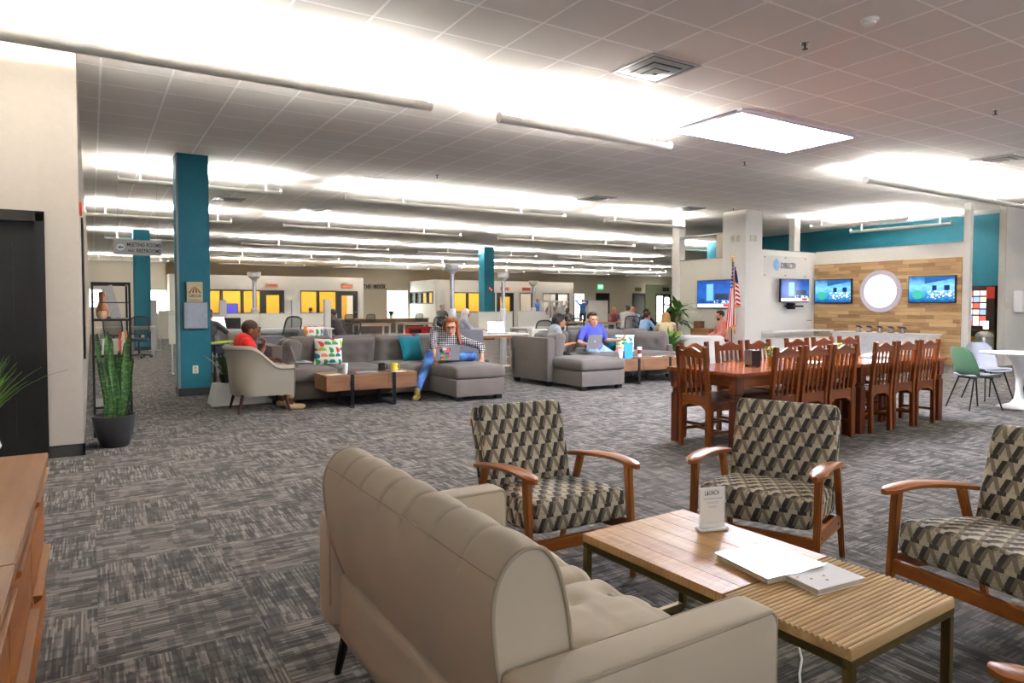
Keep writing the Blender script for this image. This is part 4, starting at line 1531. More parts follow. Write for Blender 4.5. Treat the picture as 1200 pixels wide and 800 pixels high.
def dining_table(label, x0, x1, y0, y1):
    t = thing('dining_table', label, 'table', (x0, y0, 0), 0, GD)
    w, d = x1 - x0, y1 - y0
    obj('tabletop', MB().box(0, w, 0, d, .725, .76), wood('rosewood_top', '#6b2f14', '#a45a2a', 'x', .16, .8, .6), t, bevel=.008)
    obj('apron', MB().box(.07, w - .07, .06, .085, .62, .725).box(.07, w - .07, d - .085, d - .06, .62, .725).box(.06, .085, .085, d - .085, .62, .725).box(w - .085, w - .06, .085, d - .085, .62, .725), mt_rose, t)
    for x in (.08, w - .08):
        for y in (.08, d - .08):
            l = MB().box(x - .05, x + .05, y - .05, y + .05, .56, .725)
            l.lathe([(.058, .545), (.064, .552), (.058, .56)], 20, (x, y, 0)).lathe([(.05, .51), (.05, .545)], 20, (x, y, 0)).lathe([(.058, .50), (.064, .507), (.058, .514)], 20, (x, y, 0))
            l.box(x - .047, x + .047, y - .047, y + .047, 0, .50)
            obj('leg', l, mt_rose_d, t, bevel=.004)
    return t


dining_table('glossy rosewood dining table holding the napkin dispenser, nearer the sofas', 5.0, 6.95, 4.16, 5.06)
dining_table('glossy rosewood dining table at the right end, towards the round white table', 6.97, 8.75, 4.16, 5.06)
GC = 'slatted rosewood dining chairs'


def dining_chair(label, loc, rz):
    t = thing('slatted_dining_chair', label, 'chair', loc, rz, GC)
    w = .205
    obj('seat', MB().box(-.21, .21, -.20, .185, .435, .465), mt_rose, t, bevel=.008)
    for sx in (-1, 1):
        x = sx * (w - .02)
        p = MB()
        pl_ = [(.175, 0), (.22, 0), (.212, .45), (.262, .99), (.222, .995), (.172, .45)]
        p.prism(pl_, x - .022, x + .022, 'x')
        obj('back_post', p, mt_rose_z, t, bevel=.004)
        obj('front_leg', MB().box(x - .022, x + .022, -.195, -.15, 0, .436), mt_rose_z, t, bevel=.004)
        obj('side_rail', MB().box(x - .011, x + .011, -.15, .18, .375, .435), mt_rose, t)
        obj('side_stretcher', MB().box(x - .009, x + .009, -.15, .18, .15, .18), mt_rose, t)
    # crest rail with a wavy top
    n = 18
    top = []
    for k in range(n + 1):
        u = -1 + 2 * k / n
        top.append((u * (w - .042), .955 + .03 * math.exp(-(u / .38) ** 2) - .012 * math.exp(-((abs(u) - .72) / .2) ** 2)))
    poly = [(-(w - .042), .885)] + [((w - .042), .885)] + list(reversed(top))
    obj('crest_rail', MB().prism(poly, .222, .246), mt_rose, t, bevel=.002)
    # lower back rail with an arch cut under it
    arch = [(-(w - .042), .535), (-(w - .042), .36)] + [((w - .05) * math.cos(a) * -1, .36 + .07 * math.sin(a) ** .6 if a > 0 and a < math.pi else .36) for a in [math.pi * k / 10 for k in range(1, 10)]] + [((w - .042), .36), ((w - .042), .535)]
    obj('back_rail', MB().prism([(-(w - .042), .455), ((w - .042), .455), ((w - .042), .52), (-(w - .042), .52)], .186, .206), mt_rose, t, bevel=.002)
    br = MB()
    br.prism([(-(w - .042), .455), (-(w - .042), .34), (-(w - .055), .39), (-.09, .425), (.09, .425), ((w - .055), .39), ((w - .042), .34), ((w - .042), .455)], .184, .204)
    obj('arch_rail', br, mt_rose, t)
    for k in range(4):
        x = -.105 + .07 * k
        obj('slat', MB().bar((x, .198, .515), (x, .236, .89), .024, .012, (0, 1, 0)), mt_rose_z, t)
    obj('front_rail', MB().box(-(w - .04), w - .04, -.185, -.162, .36, .435), mt_rose, t)
    obj('stretcher', MB().box(-(w - .04), w - .04, -.01, .01, .152, .176), mt_rose, t)
    return t


near = [(5.66, 'at the camera side of the table, first from the left'), (6.14, 'at the camera side of the table, second from the left'), (6.60, 'at the camera side of the table, third from the left'), (7.33, 'at the camera side of the table, fourth from the left'), (7.79, 'at the camera side of the table, fifth from the left'), (8.25, 'at the camera side of the table, rightmost one')]
first = None
for x, lab in near:
    lab = 'slatted rosewood chair ' + lab
    if first is None:
        first = dining_chair(lab, (x, 4.35, 0), R(180))
    else:
        dup(first, lab, (x, 4.36, 0), R(180 + random.uniform(-2, 2)), GC)
for x, lab in ((5.48, 'leftmost across the table, before the off-white armchair'), (6.02, 'across the table directly behind the napkin dispenser'), (6.52, 'across the table behind the small gold flower pot'), (7.22, 'across the table in front of the tablet shelf wall'), (7.74, 'across the table below the round white light'), (8.28, 'across the table, nearest the plank wall right side')):
    dup(first, 'slatted rosewood chair ' + lab, (x, 4.90, 0), R(random.uniform(-2, 2)), GC)
dup(first, 'slatted rosewood chair standing alone at the left head of the table', (5.16, 4.63, 0), R(86), GC)

z = .7605
t = thing('napkin_dispenser', 'black and steel napkin dispenser on the dining table', 'napkin dispenser', (5.78, 4.62, z), R(-20))
obj('body', MB().box(-.05, .05, -.075, .075, .008, .165), mt_bplastic, t, bevel=.006)
obj('faceplate', MB().box(-.054, -.05, -.066, .066, .015, .16), mt_steel, t)
obj('foot', MB().box(-.048, -.02, -.07, -.05, 0, .008).box(-.048, -.02, .05, .07, 0, .008).box(.02, .048, -.07, -.05, 0, .008).box(.02, .048, .05, .07, 0, .008), mt_bplastic, t)


def leafy(mb, n, r, z0, z1, size, seed, squash=1.0):
    rr = random.Random(seed)
    for k in range(n):
        a = rr.uniform(0, 2 * math.pi)
        q = rr.uniform(.1, 1) ** .6 * r
        c = Vector((q * math.cos(a), q * math.sin(a), z0 + (z1 - z0) * rr.random() ** .8))
        s = size * rr.uniform(.6, 1.2)
        M = Matrix.Translation(c) @ Euler((rr.uniform(-1, 1), rr.uniform(-1, 1), rr.uniform(0, 6.3))).to_matrix().to_4x4()
        mb.add([(0, -s, 0), (s * .42, -s * .2, s * .08), (s * .3, s * .5, s * .05), (0, s, -s * .05), (-s * .3, s * .5, s * .05), (-s * .42, -s * .2, s * .08)], [(0, 1, 2, 3), (0, 3, 4, 5)], M)
    return mb


def flowerpot(label, loc, seed):
    t = thing('flower_pot', label, 'potted plant', loc, 0, 'small flower pots on the dining tables')
    obj('pot', MB().lathe([(.036, 0), (.045, .085), (.048, .09), (.04, .09), (.038, .075), (0, .075)], 20), plain('gold_pot', '#b08a3e', .3, .6), t)
    st = MB()
    rr = random.Random(seed)
    for k in range(9):
        a = rr.uniform(0, 6.28)
        st.tube([(0, 0, .07), (.03 * math.cos(a), .03 * math.sin(a), .12), (.05 * math.cos(a), .05 * math.sin(a), .15)], .002, 5)
    obj('stem', st, mt_green, t)
    obj('leaves', leafy(MB(), 90, .075, .10, .19, .022, seed), plain('succulent_green', '#7d9a4c', .5, vary=.35, scale=40), t, fix=False)
    fl = MB()
    for k in range(12):
        a = rr.uniform(0, 6.28)
        fl.ell((.06 * rr.random() * math.cos(a), .06 * rr.random() * math.sin(a), .16 + .03 * rr.random()), .009, 8, 6)
    obj('blossom', fl, plain('cream_blossom', '#e6dcae', .6), t)


flowerpot('small gold flower pot left on the nearer dining table', (6.05, 4.60, z), 4)
flowerpot('small flower pot with yellow green leaves on the right dining table', (7.30, 4.66, z), 9)
tag(obj('paper_sheet', MB().box(-.15, .15, -.1, .1, 0, .004), mt_paper, loc=(6.72, 4.62, z), rz=R(20)), 'white paper lying flat on the nearer dining table', 'paper')
tag(obj('place_mat', MB().box(-.2, .2, -.14, .14, 0, .004), plain('dark_mat', '#3d4650', .5), loc=(8.0, 4.6, z), rz=R(6)), 'dark mat lying flat on the right dining table', 'mat')

# ------------------------------------------------------------------ white pedestal table and shell chairs
t = thing('pedestal_table', 'round white pedestal table at the right edge', 'table', (10.66, 4.16, 0))
obj('tabletop', MB().lathe([(0, .715), (.40, .72), (.455, .738), (.46, .746), (.455, .75), (0, .75)], 48), mt_plastic, t, smooth=50)
obj('pedestal', MB().lathe([(.255, 0), (.255, .008), (.20, .022), (.10, .06), (.055, .13), (.042, .24), (.045, .38), (.065, .52), (.10, .63), (.15, .70), (.17, .715)], 40), mt_plastic, t, smooth=60)
GSC = 'moulded shell chairs round the white pedestal table'


def shell_chair(label, loc, rz, mat, pad):
    t = thing('shell_chair', label, 'chair', loc, rz, GSC)
    prof = [(-.22, .43), (-.20, .452), (-.10, .446), (.02, .43), (.11, .435), (.165, .48), (.195, .56), (.215, .66), (.235, .76), (.25, .83)]
    wd = [.20, .215, .23, .235, .235, .235, .232, .225, .205, .13]
    cu = [.02, .025, .03, .035, .05, .075, .075, .06, .045, .03]
    nv = 12
    m = MB()
    vs = []
    npf = len(prof)
    for side in (0, 1):
        for (y, z), w, c in zip(prof, wd, cu):
            for k in range(nv + 1):
                u = -1 + 2 * k / nv
                back = max(0, min(1, (y - .08) / .12))
                vs.append((u * w, y - c * u * u * back * 1.2 + side * .008 * back, z + c * u * u * (1 - back) - side * .008 * (1 - back)))
    fs = []
    off = npf * (nv + 1)
    for i in range(npf - 1):
        for k in range(nv):
            a = i * (nv + 1) + k
            fs.append((a, a + 1, a + nv + 2, a + nv + 1))
            fs.append((off + a, off + a + nv + 1, off + a + nv + 2, off + a + 1))
    for i in range(npf - 1):
        for k in (0, nv):
            a = i * (nv + 1) + k
            fs.append((a, a + nv + 1, off + a + nv + 1, off + a))
    for k in range(nv):
        fs.append((k, k + 1, off + k + 1, off + k))
        a = (npf - 1) * (nv + 1) + k
        fs.append((a, a + 1, off + a + 1, off + a))
    m.add(vs, fs)
    obj('shell', m, mat, t, smooth=70)
    obj('seat_pad', MB().cushion(.38, .36, .03, .014, .006, 10, c=(0, -.03, .456)), pad, t)
    obj('underframe', MB().box(-.15, .15, -.16, -.13, .41, .43).box(-.15, .15, .08, .11, .41, .43), mt_bmetal, t)
    for sx in (-1, 1):
        for y, yy in ((-.14, -.24), (.10, .22)):
            obj('leg', MB().tube([(sx * .14, y, .425), (sx * .22, yy, 0)], [.012, .009], 10), mt_bmetal, t)
    return t


mt_sage = plain('sage_plastic', '#4b6a50', .4, vary=.03)
mt_mist = plain('mist_grey_plastic', '#b4b8c4', .4, vary=.03)
mt_pad = fabric('grey_pad', '#8d9098', .08)
shell_chair('sage green shell chair with black legs by the white pedestal table', (10.05, 4.45, 0), R(62), mt_sage, mt_pad)
shell_chair('light grey shell chair behind the white pedestal table', (11.2, 4.78, 0), R(-28), mt_mist, mt_pad)
shell_chair('light grey shell chair at the far right, cut by the photo edge', (11.55, 4.2, 0), R(-88), mt_mist, mt_pad)
shell_chair('shell chair at the right edge showing only dark legs before the pedestal', (10.62, 3.72, 0), R(178), mt_mist, mt_pad)
# ------------------------------------------------------------------ people
def remesh(mb, voxel, smooth=2):
    me = bpy.data.meshes.new('tmp')
    me.from_pydata([tuple(p) for p in mb.v], [], mb.f)
    o = bpy.data.objects.new('tmp', me)
    C.objects.link(o)
    m = o.modifiers.new('r', 'REMESH')
    m.mode = 'VOXEL'
    m.voxel_size = voxel
    s = o.modifiers.new('s', 'SMOOTH')
    s.factor = .5
    s.iterations = smooth
    bpy.context.view_layer.update()
    dg = bpy.context.evaluated_depsgraph_get()
    e = bpy.data.meshes.new_from_object(o.evaluated_get(dg))
    out = MB()
    out.v = [v.co.copy() for v in e.vertices]
    out.f = [tuple(p.vertices) for p in e.polygons]
    bpy.data.objects.remove(o)
    bpy.data.meshes.remove(me)
    bpy.data.meshes.remove(e)
    return out


def ik(a, b, l1, l2, pole):
    a, b = Vector(a), Vector(b)
    d = b - a
    L = d.length
    if L > (l1 + l2) * .995:
        b = a + d * ((l1 + l2) * .995 / L)
        d = b - a
        L = d.length
    d.normalize()
    x = (l1 * l1 - l2 * l2 + L * L) / (2 * L)
    hgt = math.sqrt(max(0, l1 * l1 - x * x))
    p = Vector(pole)
    p = (p - d * p.dot(d)).normalized()
    return a + d * x + p * hgt, b


def hand(mb, w, d, n, side, curl=.5, s=1.0, fat=0.0):
    """w wrist, d finger direction, n palm normal (the way fingers curl), side +1 when the thumb lies along d x n"""
    d, n = Vector(d).normalized(), Vector(n)
    n = (n - d * n.dot(d)).normalized()
    t = d.cross(n) * side
    w = Vector(w)
    f = .0085 * s + fat
    for k, (off, L, kn) in enumerate(((.027, .072, .086), (.009, .080, .092), (-.009, .074, .088), (-.026, .058, .080))):
        b = w + t * off * .5 * s
        c = w + d * kn * s + t * off * s
        mb.cap(b, c, .014 * s, .0115 * s, 8)
        a1 = curl * .8
        p1 = c + (d * math.cos(a1) + n * math.sin(a1)) * L * .5 * s + t * off * .12 * s
        a2 = curl * 1.9
        p2 = p1 + (d * math.cos(a2) + n * math.sin(a2)) * L * .34 * s
        a3 = curl * 2.5
        p3 = p2 + (d * math.cos(a3) + n * math.sin(a3)) * L * .26 * s
        mb.cap(c, p1, f * 1.05, f, 8)
        mb.cap(p1, p2, f, f * .92, 8)
        mb.cap(p2, p3, f * .92, f * .8, 8)
    a = w + d * .02 * s + t * .02 * s
    b = a + (d * .62 + t * .7 + n * .25).normalized() * .045 * s
    c = b + (d * .88 + t * .3 + n * .35).normalized() * .032 * s
    e = c + (d * .95 + n * .4).normalized() * .024 * s
    mb.cap(a, b, .015 * s, .0115 * s, 8)
    mb.cap(b, c, .0115 * s, .0098 * s, 8)
    mb.cap(c, e, .0098 * s, .008 * s, 8)


_skin = {}


def skin_mat(name, base):
    if name not in _skin:
        m = M_(name, base, .5, 0, .3)
        x, y, z = m.coords()
        nn = m.noise(m.vec(x, y, z), 22, 3)
        c = lin(base)
        m.color(m.ramp(nn, [(.3, tuple(k * .86 for k in c)), (.7, tuple(min(1, k * 1.1) for k in c))]))
        m.set('Subsurface Weight', .06)
        _skin[name] = m.mat
    return _skin[name]


def person(label, loc, rz, P, skin, shirt, trousers, shoes, hair, hairstyle='short', sleeve='short', scale=1.0, width=1.0, vox=.0075, glasses=None, group=None, detail=True, beard=None, hem=None, ankle_skin=False):
    """P: local joints with front = -y, left = +x. Needs pelvis, neck, head, hand_l/r, foot_l/r; optional knee/elbow poles and hand directions"""
    V = Vector
    pel, neck, head = V(P['pelvis']), V(P['neck']), V(P['head'])
    up = (neck - pel).normalized()
    yaw, pit = P.get('look', (0, 0))
    # torso frame
    left = V((1, 0, 0))
    if 'turn' in P:
        left = Matrix.Rotation(P['turn'], 3, 'Z') @ left
    left = (left - up * left.dot(up)).normalized()
    fwd = left.cross(up) * -1
    fwd = up.cross(left) * -1 if fwd.y > 0 else fwd
    if fwd.dot(V((0, -1, 0))) < 0:
        fwd = -fwd
    sw = .175 * width * scale
    sh = {s: neck - up * .045 * scale + left * s * sw for s in (1, -1)}
    if 'shrug' in P:
        for s in (1, -1):
            sh[s] = sh[s] + up * P['shrug']
    hip = {s: pel + left * s * .09 * width * scale for s in (1, -1)}
    l1, l2 = .285 * scale, .255 * scale
    t1, t2 = .43 * scale, .42 * scale
    elb, wri, kne, ank = {}, {}, {}, {}
    for s, k in ((1, 'l'), (-1, 'r')):
        elb[s], wri[s] = ik(sh[s], P['hand_' + k], l1, l2, P.get('elbow_' + k, (s * .5, .5, -.6)))
        kne[s], ank[s] = ik(hip[s], P['foot_' + k], t1, t2, P.get('knee_' + k, (s * .1, -1, .35)))
    def torso(mb, e, arms=True):
        c = scale
        Mx = Matrix((left, -fwd, up)).transposed()
        chest = pel + up * (neck - pel).length * .70
        belly = pel + up * (neck - pel).length * .32 + fwd * .01
        mb.ell(pel + up * .02, (.165 * width * c + e, .125 * width * c + e, .13 * c + e), 18, 12, Mx)
        mb.ell(belly, (.145 * width * c + e, .115 * width * c + e, .16 * c + e), 18, 12, Mx)
        mb.ell(chest, (.165 * width * c + e, .115 * (width * .5 + .5) * c + e, .19 * c + e), 18, 12, Mx)
        mb.cap(sh[1] - left * .03, sh[-1] + left * .03, .058 * c + e, .058 * c + e, 12)
        mb.cap(chest + up * .03, neck - up * .01, .10 * c + e, .058 * c + e, 12)
    body = MB()
    torso(body, 0)
    hm = Matrix.Rotation(yaw, 3, 'Z') @ Matrix.Rotation(pit, 3, 'X')
    hl, hf, hu = hm @ V((1, 0, 0)), hm @ V((0, -1, 0)), hm @ V((0, 0, 1))
    HM = Matrix((hl, -hf, hu)).transposed()
    q = scale * P.get('headscale', 1.0)
    body.cap(neck - up * .03, head - hu * .055 * q - hf * .015, .056 * q, .052 * q, 12)

    def hp(x, y, z):
        return head + (hl * x + hf * y + hu * z) * q
    body.ell(hp(0, -.012, .03), (.074 * q, .092 * q, .088 * q), 18, 14, HM)
    body.ell(hp(0, .028, -.025), (.060 * q, .062 * q, .082 * q), 16, 12, HM)
    body.ell(hp(0, .045, -.085), (.036 * q, .038 * q, .028 * q), 12, 8, HM)
    if detail:
        body.cap(hp(0, .088, .012), hp(0, .108, -.028), .008 * q, .0135 * q, 8)
        body.ell(hp(0, .082, .03), (.052 * q, .014 * q, .012 * q), 12, 8, HM)
        body.ell(hp(0, .080, -.062), (.024 * q, .012 * q, .011 * q), 10, 8, HM)
        for s in (1, -1):
            body.ell(hp(.076 * s, -.012, -.005), (.011 * q, .02 * q, .032 * q), 10, 8, HM)
    for s, k in ((1, 'l'), (-1, 'r')):
        body.cap(sh[s], elb[s], .047 * scale, .037 * scale, 12)
        body.cap(elb[s], wri[s], .038 * scale, .025 * scale, 12)
        hd = P.get('hdir_' + k)
        hd = V(hd) if hd else (wri[s] - elb[s]).normalized()
        hn = V(P.get('hnorm_' + k, (0, 0, -1)))
        # thumb towards the body midline when the palm faces down
        sd = P.get('thumb_' + k, None)
        if sd is None:
            tt = hd.cross(hn)
            sd = -1 if tt.dot(left) * s > 0 else 1
        hand(body, wri[s], hd, hn, sd, P.get('curl_' + k, .45), scale * .98, fat=.001 if vox < .009 else .003)
        body.cap(hip[s], kne[s], .080 * scale * (width * .6 + .4), .056 * scale, 12)
        body.cap(kne[s], ank[s], .054 * scale, .036 * scale, 12)
    b = remesh(body, vox, 2)
    o = obj('person', b, skin, None, loc=loc, rz=rz, smooth=180)
    tag(o, label, 'person', group)
    # clothes
    st = MB()
    torso(st, .014)
    for s in (1, -1):
        if sleeve == 'long':
            st.cap(sh[s], elb[s], .060 * scale, .048 * scale, 12)
            st.cap(elb[s], elb[s] + (wri[s] - elb[s]) * .88, .049 * scale, .036 * scale, 12)
        elif sleeve == 'three':
            st.cap(sh[s], elb[s], .062 * scale, .052 * scale, 12)
            st.cap(elb[s], elb[s] + (wri[s] - elb[s]) * .5, .052 * scale, .046 * scale, 12)
        else:
            st.cap(sh[s], sh[s] + (elb[s] - sh[s]) * .72, .062 * scale, .060 * scale, 12)
    if hem:
        st.ell(pel - up * .04, (.185 * width * scale, .15 * width * scale, hem), 18, 12)
    obj('shirt', remesh(st, .011, 3), shirt, o, smooth=180)
    tr = MB()
    tr.ell(pel, (.172 * width * scale, .135 * width * scale, .125 * scale), 18, 12)
    for s in (1, -1):
        tr.cap(hip[s], kne[s], .094 * scale * (width * .6 + .4), .070 * scale, 12)
        tr.cap(kne[s], kne[s] + (ank[s] - kne[s]) * (.78 if ankle_skin else .9), .069 * scale, .054 * scale, 12)
    obj('trousers', remesh(tr, .012, 3), trousers, o, smooth=180)
    for s, k in ((1, 'l'), (-1, 'r')):
        td = V(P.get('toe_' + k, (s * .12, -1, 0))).normalized()
        a = ank[s]
        f = MB()
        base = V((a.x, a.y, 0)) if a.z < .2 else V((a.x, a.y, a.z - .085))
        f.cap(base + V((0, 0, .045)) - td * .035, base + V((0, 0, .034)) + td * .16, .042 * scale, .030 * scale, 12)
        f.cap(base + V((0, 0, .034)) + td * .02, base + V((0, 0, .030)) + td * .13, .043 * scale, .041 * scale, 12)
        if not ankle_skin:
            f.cap(a, base + V((0, 0, .05)), .045 * scale, .045 * scale, 12)
        f = remesh(f, .01, 2)
        zb = base.z
        for p in f.v:
            p.z = max(p.z, zb + .002)
        obj('shoe', f, shoes, o, smooth=180)
    # hair
    if hairstyle != 'none':
        h = MB()
        if hairstyle == 'shaved':
            h.ell(hp(0, -.018, .036), (.0765 * q, .092 * q, .088 * q), 18, 14, HM)
        elif hairstyle == 'hijab':
            h.ell(hp(0, -.02, .02), (.09 * q, .10 * q, .108 * q), 18, 14, HM)
            h.cap(hp(0, -.03, -.03), neck - up * .05, .085 * q, .12 * q, 12)
        else:
            h.ell(hp(0, -.030, .036), (.084 * q, .092 * q, .092 * q), 18, 14, HM)
            h.ell(hp(0, .006, .092), (.066 * q, .076 * q, .036 * q), 16, 10, HM)
            if hairstyle == 'curly':
                rr = random.Random(5)
                for k in range(46):
                    a, e = rr.uniform(0, 6.28), rr.uniform(.05, 1.45)
                    h.ell(hp(.072 * math.cos(a) * math.cos(e), -.02 + .078 * math.sin(a) * math.cos(e), .05 + .08 * math.sin(e)), .024 * q, 8, 6)
            if hairstyle in ('long', 'bob'):
                L = .26 if hairstyle == 'long' else .12
                rr = random.Random(8)
                for k in range(16):
                    a = math.pi * (k / 15) * 1.25 - math.pi * .125
                    x, y = .082 * math.cos(a), -.02 - .075 * math.sin(a)
                    pts = [hp(x * .9, y + .02, .07), hp(x, y, 0), hp(x * 1.08, y + .004, -.09)]
                    e_ = pts[-1] + V((0, 0, -1)) * L * .55 + (hl * x * .9 + hf * (.05 if y > -.05 else -.01)) * .6
                    h.cap(pts[0], pts[1], .022 * q, .024 * q, 8).cap(pts[1], pts[2], .024 * q, .026 * q, 8).cap(pts[2], e_, .026 * q, .018 * q, 8)
            if hairstyle == 'bun':
                h.ell(hp(0, -.12, .03), .04 * q, 12, 8)
        obj('hair' if hairstyle != 'hijab' else 'headscarf', remesh(h, .008, 1), hair, o, smooth=180)
    if beard:
        bm_ = MB()
        bm_.ell(hp(0, .040, -.07), (.057 * q, .054 * q, .050 * q), 16, 10, HM)
        obj('beard', remesh(bm_, .007, 1), beard, o, smooth=180)
    if detail:
        ey, br = MB(), MB()
        for s in (1, -1):
            ey.ell(hp(.030 * s, .082, .010), (.011 * q, .006 * q, .0065 * q), 10, 6, HM)
            br.ell(hp(.031 * s, .094, .031), (.018 * q, .004 * q, .004 * q), 10, 6, HM)
        obj('eyes', ey, plain('eye_dark', '#2a211c', .25), o)
        obj('eyebrows', br, hair if hairstyle not in ('none', 'hijab') else plain('brow', '#3a2a20', .8), o)
        obj('lips', MB().ell(hp(0, .0925, -.061), (.021 * q, .006 * q, .006 * q), 10, 6, HM), plain('lip', '#9a5348', .5), o)
    if glasses:
        g = MB()
        lift = .058 if glasses == 'up' else .010
        for s in (1, -1):
            c0 = hp(.032 * s, .103 if glasses != 'up' else .083, lift)
            ring = [c0 + (hl * math.cos(a) * .023 + hu * math.sin(a) * .017) * q for a in [2 * math.pi * k / 12 for k in range(13)]]
            g.tube(ring, .0028, 6, cap=False)
            g.tube([hp(.056 * s, .100 if glasses != 'up' else .08, lift + .004), hp(.078 * s, .0, lift - .004), hp(.078 * s, -.03, lift - .012)], .0028, 6)
        g.tube([hp(-.009, .106 if glasses != 'up' else .088, lift + .003), hp(.009, .106 if glasses != 'up' else .088, lift + .003)], .0028, 6)
        obj('glasses', g, mt_bplastic, o)
    return o


def local(loc, rz, p):
    v = Matrix.Rotation(-rz, 3, 'Z') @ (Vector(p) - Vector(loc))
    return tuple(v)


def laptop(label, loc, rz, mat, w=.33, d=.23, open_=105, screen=None, cat='laptop', deco=None, tilt=0.0):
    """hinge along x at y=0; keyboard extends to -y; lid rises from the hinge. tilt tips the whole thing about x"""
    t = thing('laptop', label, cat, loc, rz)
    Mt = Matrix.Rotation(tilt, 4, 'X')
    a = MB().add(*boxvf(-w / 2, w / 2, -d, 0, 0, .014), M=Mt)
    obj('base', a, mat, t)
    k = MB().add(*boxvf(-w * .44, w * .44, -d * .62, -d * .1, .0142, .0155), M=Mt)
    obj('keyboard', k, mt_bplastic, t)
    ML = Mt @ Matrix.Translation((0, 0, .012)) @ Matrix.Rotation(R(-open_), 4, 'X')
    l = MB().add(*boxvf(-w / 2, w / 2, -d, 0, 0, .008), M=ML)
    lid = obj('lid', l, mat, t)
    sc_ = MB().add(*boxvf(-w * .47, w * .47, -d * .95, -d * .06, -.0015, -.0003), M=ML)
    obj('screen', sc_, screen or mt_bplastic, lid)
    if deco:
        deco(lid, ML, w, d)
    return t


def boxvf(x0, x1, y0, y1, z0, z1):
    vs = [(x, y, z) for z in (z0, z1) for y in (y0, y1) for x in (x0, x1)]
    return vs, [(0, 2, 3, 1), (4, 5, 7, 6), (0, 1, 5, 4), (2, 6, 7, 3), (0, 4, 6, 2), (1, 3, 7, 5)]


mt_alu = plain('aluminium', '#a4a6aa', .35, .6, vary=.03)
sk_dark = skin_mat('skin_dark', '#7a4a32')
sk_brown = skin_mat('skin_brown', '#9a6a4a')
sk_fair = skin_mat('skin_fair', '#d39a7c')
sk_rosy = skin_mat('skin_rosy', '#cf8a70')
hr_black = plain('black_hair', '#120f0e', .6, vary=.3, scale=60)
hr_brown = plain('brown_hair', '#3f2a1c', .6, vary=.3, scale=60)
hr_auburn = plain('auburn_hair', '#7a3f1e', .5, vary=.35, scale=70)
hr_blond = plain('blond_hair', '#b5854a', .55, vary=.3, scale=60)
hr_grey = plain('grey_hair', '#9a948c', .6, vary=.2, scale=60)
cl = lambda n, c: fabric('cloth_' + n, c, .1)
m = M_('gingham_cloth', '#ffffff', .85, 0, .1)
u, v, _ = m.coords('UV')
cu_, cv_ = (u / .030).fract().lt(.5), (v / .030).fract().lt(.5)
m.color(m.ramp(cu_ * .5 + cv_ * .5, [(.1, '#efece8'), (.4, '#57545a'), (.9, '#141318')], 'CONSTANT'))
mt_gingham = m.mat
m = M_('denim', '#35558a', .85, 0, .1)
x, y, z = m.coords()
m.color(m.ramp(m.noise(m.vec(x, y, z), 7, 3), [(.35, '#2b4a80'), (.65, '#557db5')]))
mt_denim = m.mat
m = M_('pale_denim', '#8aa9cf', .85, 0, .1)
x, y, z = m.coords()
m.color(m.ramp(m.noise(m.vec(x, y, z), 7, 3), [(.35, '#7d9cc4'), (.65, '#b3cbe4')]))
mt_pale_denim = m.mat

# the woman with the laptop, turned slightly to the photo's left
loc, rz = (4.70, 9.72, 0), R(-22)
L = lambda *p: local(loc, rz, p)
person('woman in a black and white gingham shirt reading a laptop on the sofa', loc, rz, dict(
    pelvis=L(4.70, 9.72, .57), neck=L(4.83, 9.66, .955), head=L(4.80, 9.56, 1.05), look=(R(-8), R(14)), headscale=1.16,
    hand_r=L(4.40, 9.30, .62), elbow_r=(-.8, .4, -.5), hnorm_r=L(4.72, 9.78, 0)[:2] + (-1,), curl_r=.5,
    hand_l=L(5.20, 9.28, .545), elbow_l=(.6, .5, .3), curl_l=.25,
    foot_r=L(4.02, 9.16, .10), knee_r=(-.3, -.8, .9), foot_l=L(4.58, 9.38, .56), knee_l=(1, -.5, .15), toe_r=(-.35, -1, 0), toe_l=(-.6, -1, 0)),
    sk_fair, mt_gingham, mt_denim, plain('olive_flat', '#8a7a3c', .5), hr_auburn, 'long', 'three', 1.08, 1.30, glasses='on')


def stickers(lid, ML, w, d):
    rr = random.Random(2)
    cols = ['#e8d44a', '#d84a6a', '#3a9a5a', '#2a2a2e', '#e8e4de', '#d86a2a', '#3a6ab0', '#7a3a8a']
    for k in range(22):
        x = w * .40 - (w * .52) * rr.random()
        y = -d * .92 + d * .8 * rr.random()
        a, b = rr.uniform(.025, .06), rr.uniform(.02, .045)
        obj('sticker', MB().add(*boxvf(x, x + a, y, y + b, .008, .0088 + k * .00003), M=ML), plain('sticker_%d' % (k % 8), cols[k % 8], .5), lid)


laptop('grey laptop covered in stickers on the lap of the woman', (4.52, 9.12, .56), R(168), mt_alu, .36, .22, 98, deco=stickers)

# the man in red in the grey armchair, facing +x
loc, rz = (1.80, 9.40, 0), R(90)
L = lambda *p: local(loc, rz, p)
person('bald man in a red polo shirt resting his chin on his hand', loc, rz, dict(
    pelvis=L(1.78, 9.40, .55), neck=L(1.68, 9.40, .94), head=L(1.775, 9.39, 1.045), look=(R(0), R(18)), headscale=1.15,
    hand_r=L(1.92, 9.27, .835), elbow_r=L(1.8, 9.4, -1.2), hdir_r=(.1, -.15, 1), hnorm_r=(0, 1, .2), curl_r=1.0,
    hand_l=L(2.06, 9.52, .66), elbow_l=(.6, .3, -.6), curl_l=.6,
    foot_r=L(2.24, 9.22, .09), knee_r=(-.05, -1, .8), foot_l=L(2.20, 9.56, .09), knee_l=(.05, -1, .8)),
    sk_dark, cl('red', '#c8201c'), cl('khaki', '#b7a283'), plain('tan_shoe', '#b09a78', .5), plain('stubble_hair', '#3a2419', .8), 'shaved', 'short', 1.04, 1.05, glasses='up', ankle_skin=True)
laptop('silver laptop open on the knees of the man in red', (2.33, 9.42, .615), R(-90 + 180), mt_alu, .33, .22, 112, tilt=R(4))

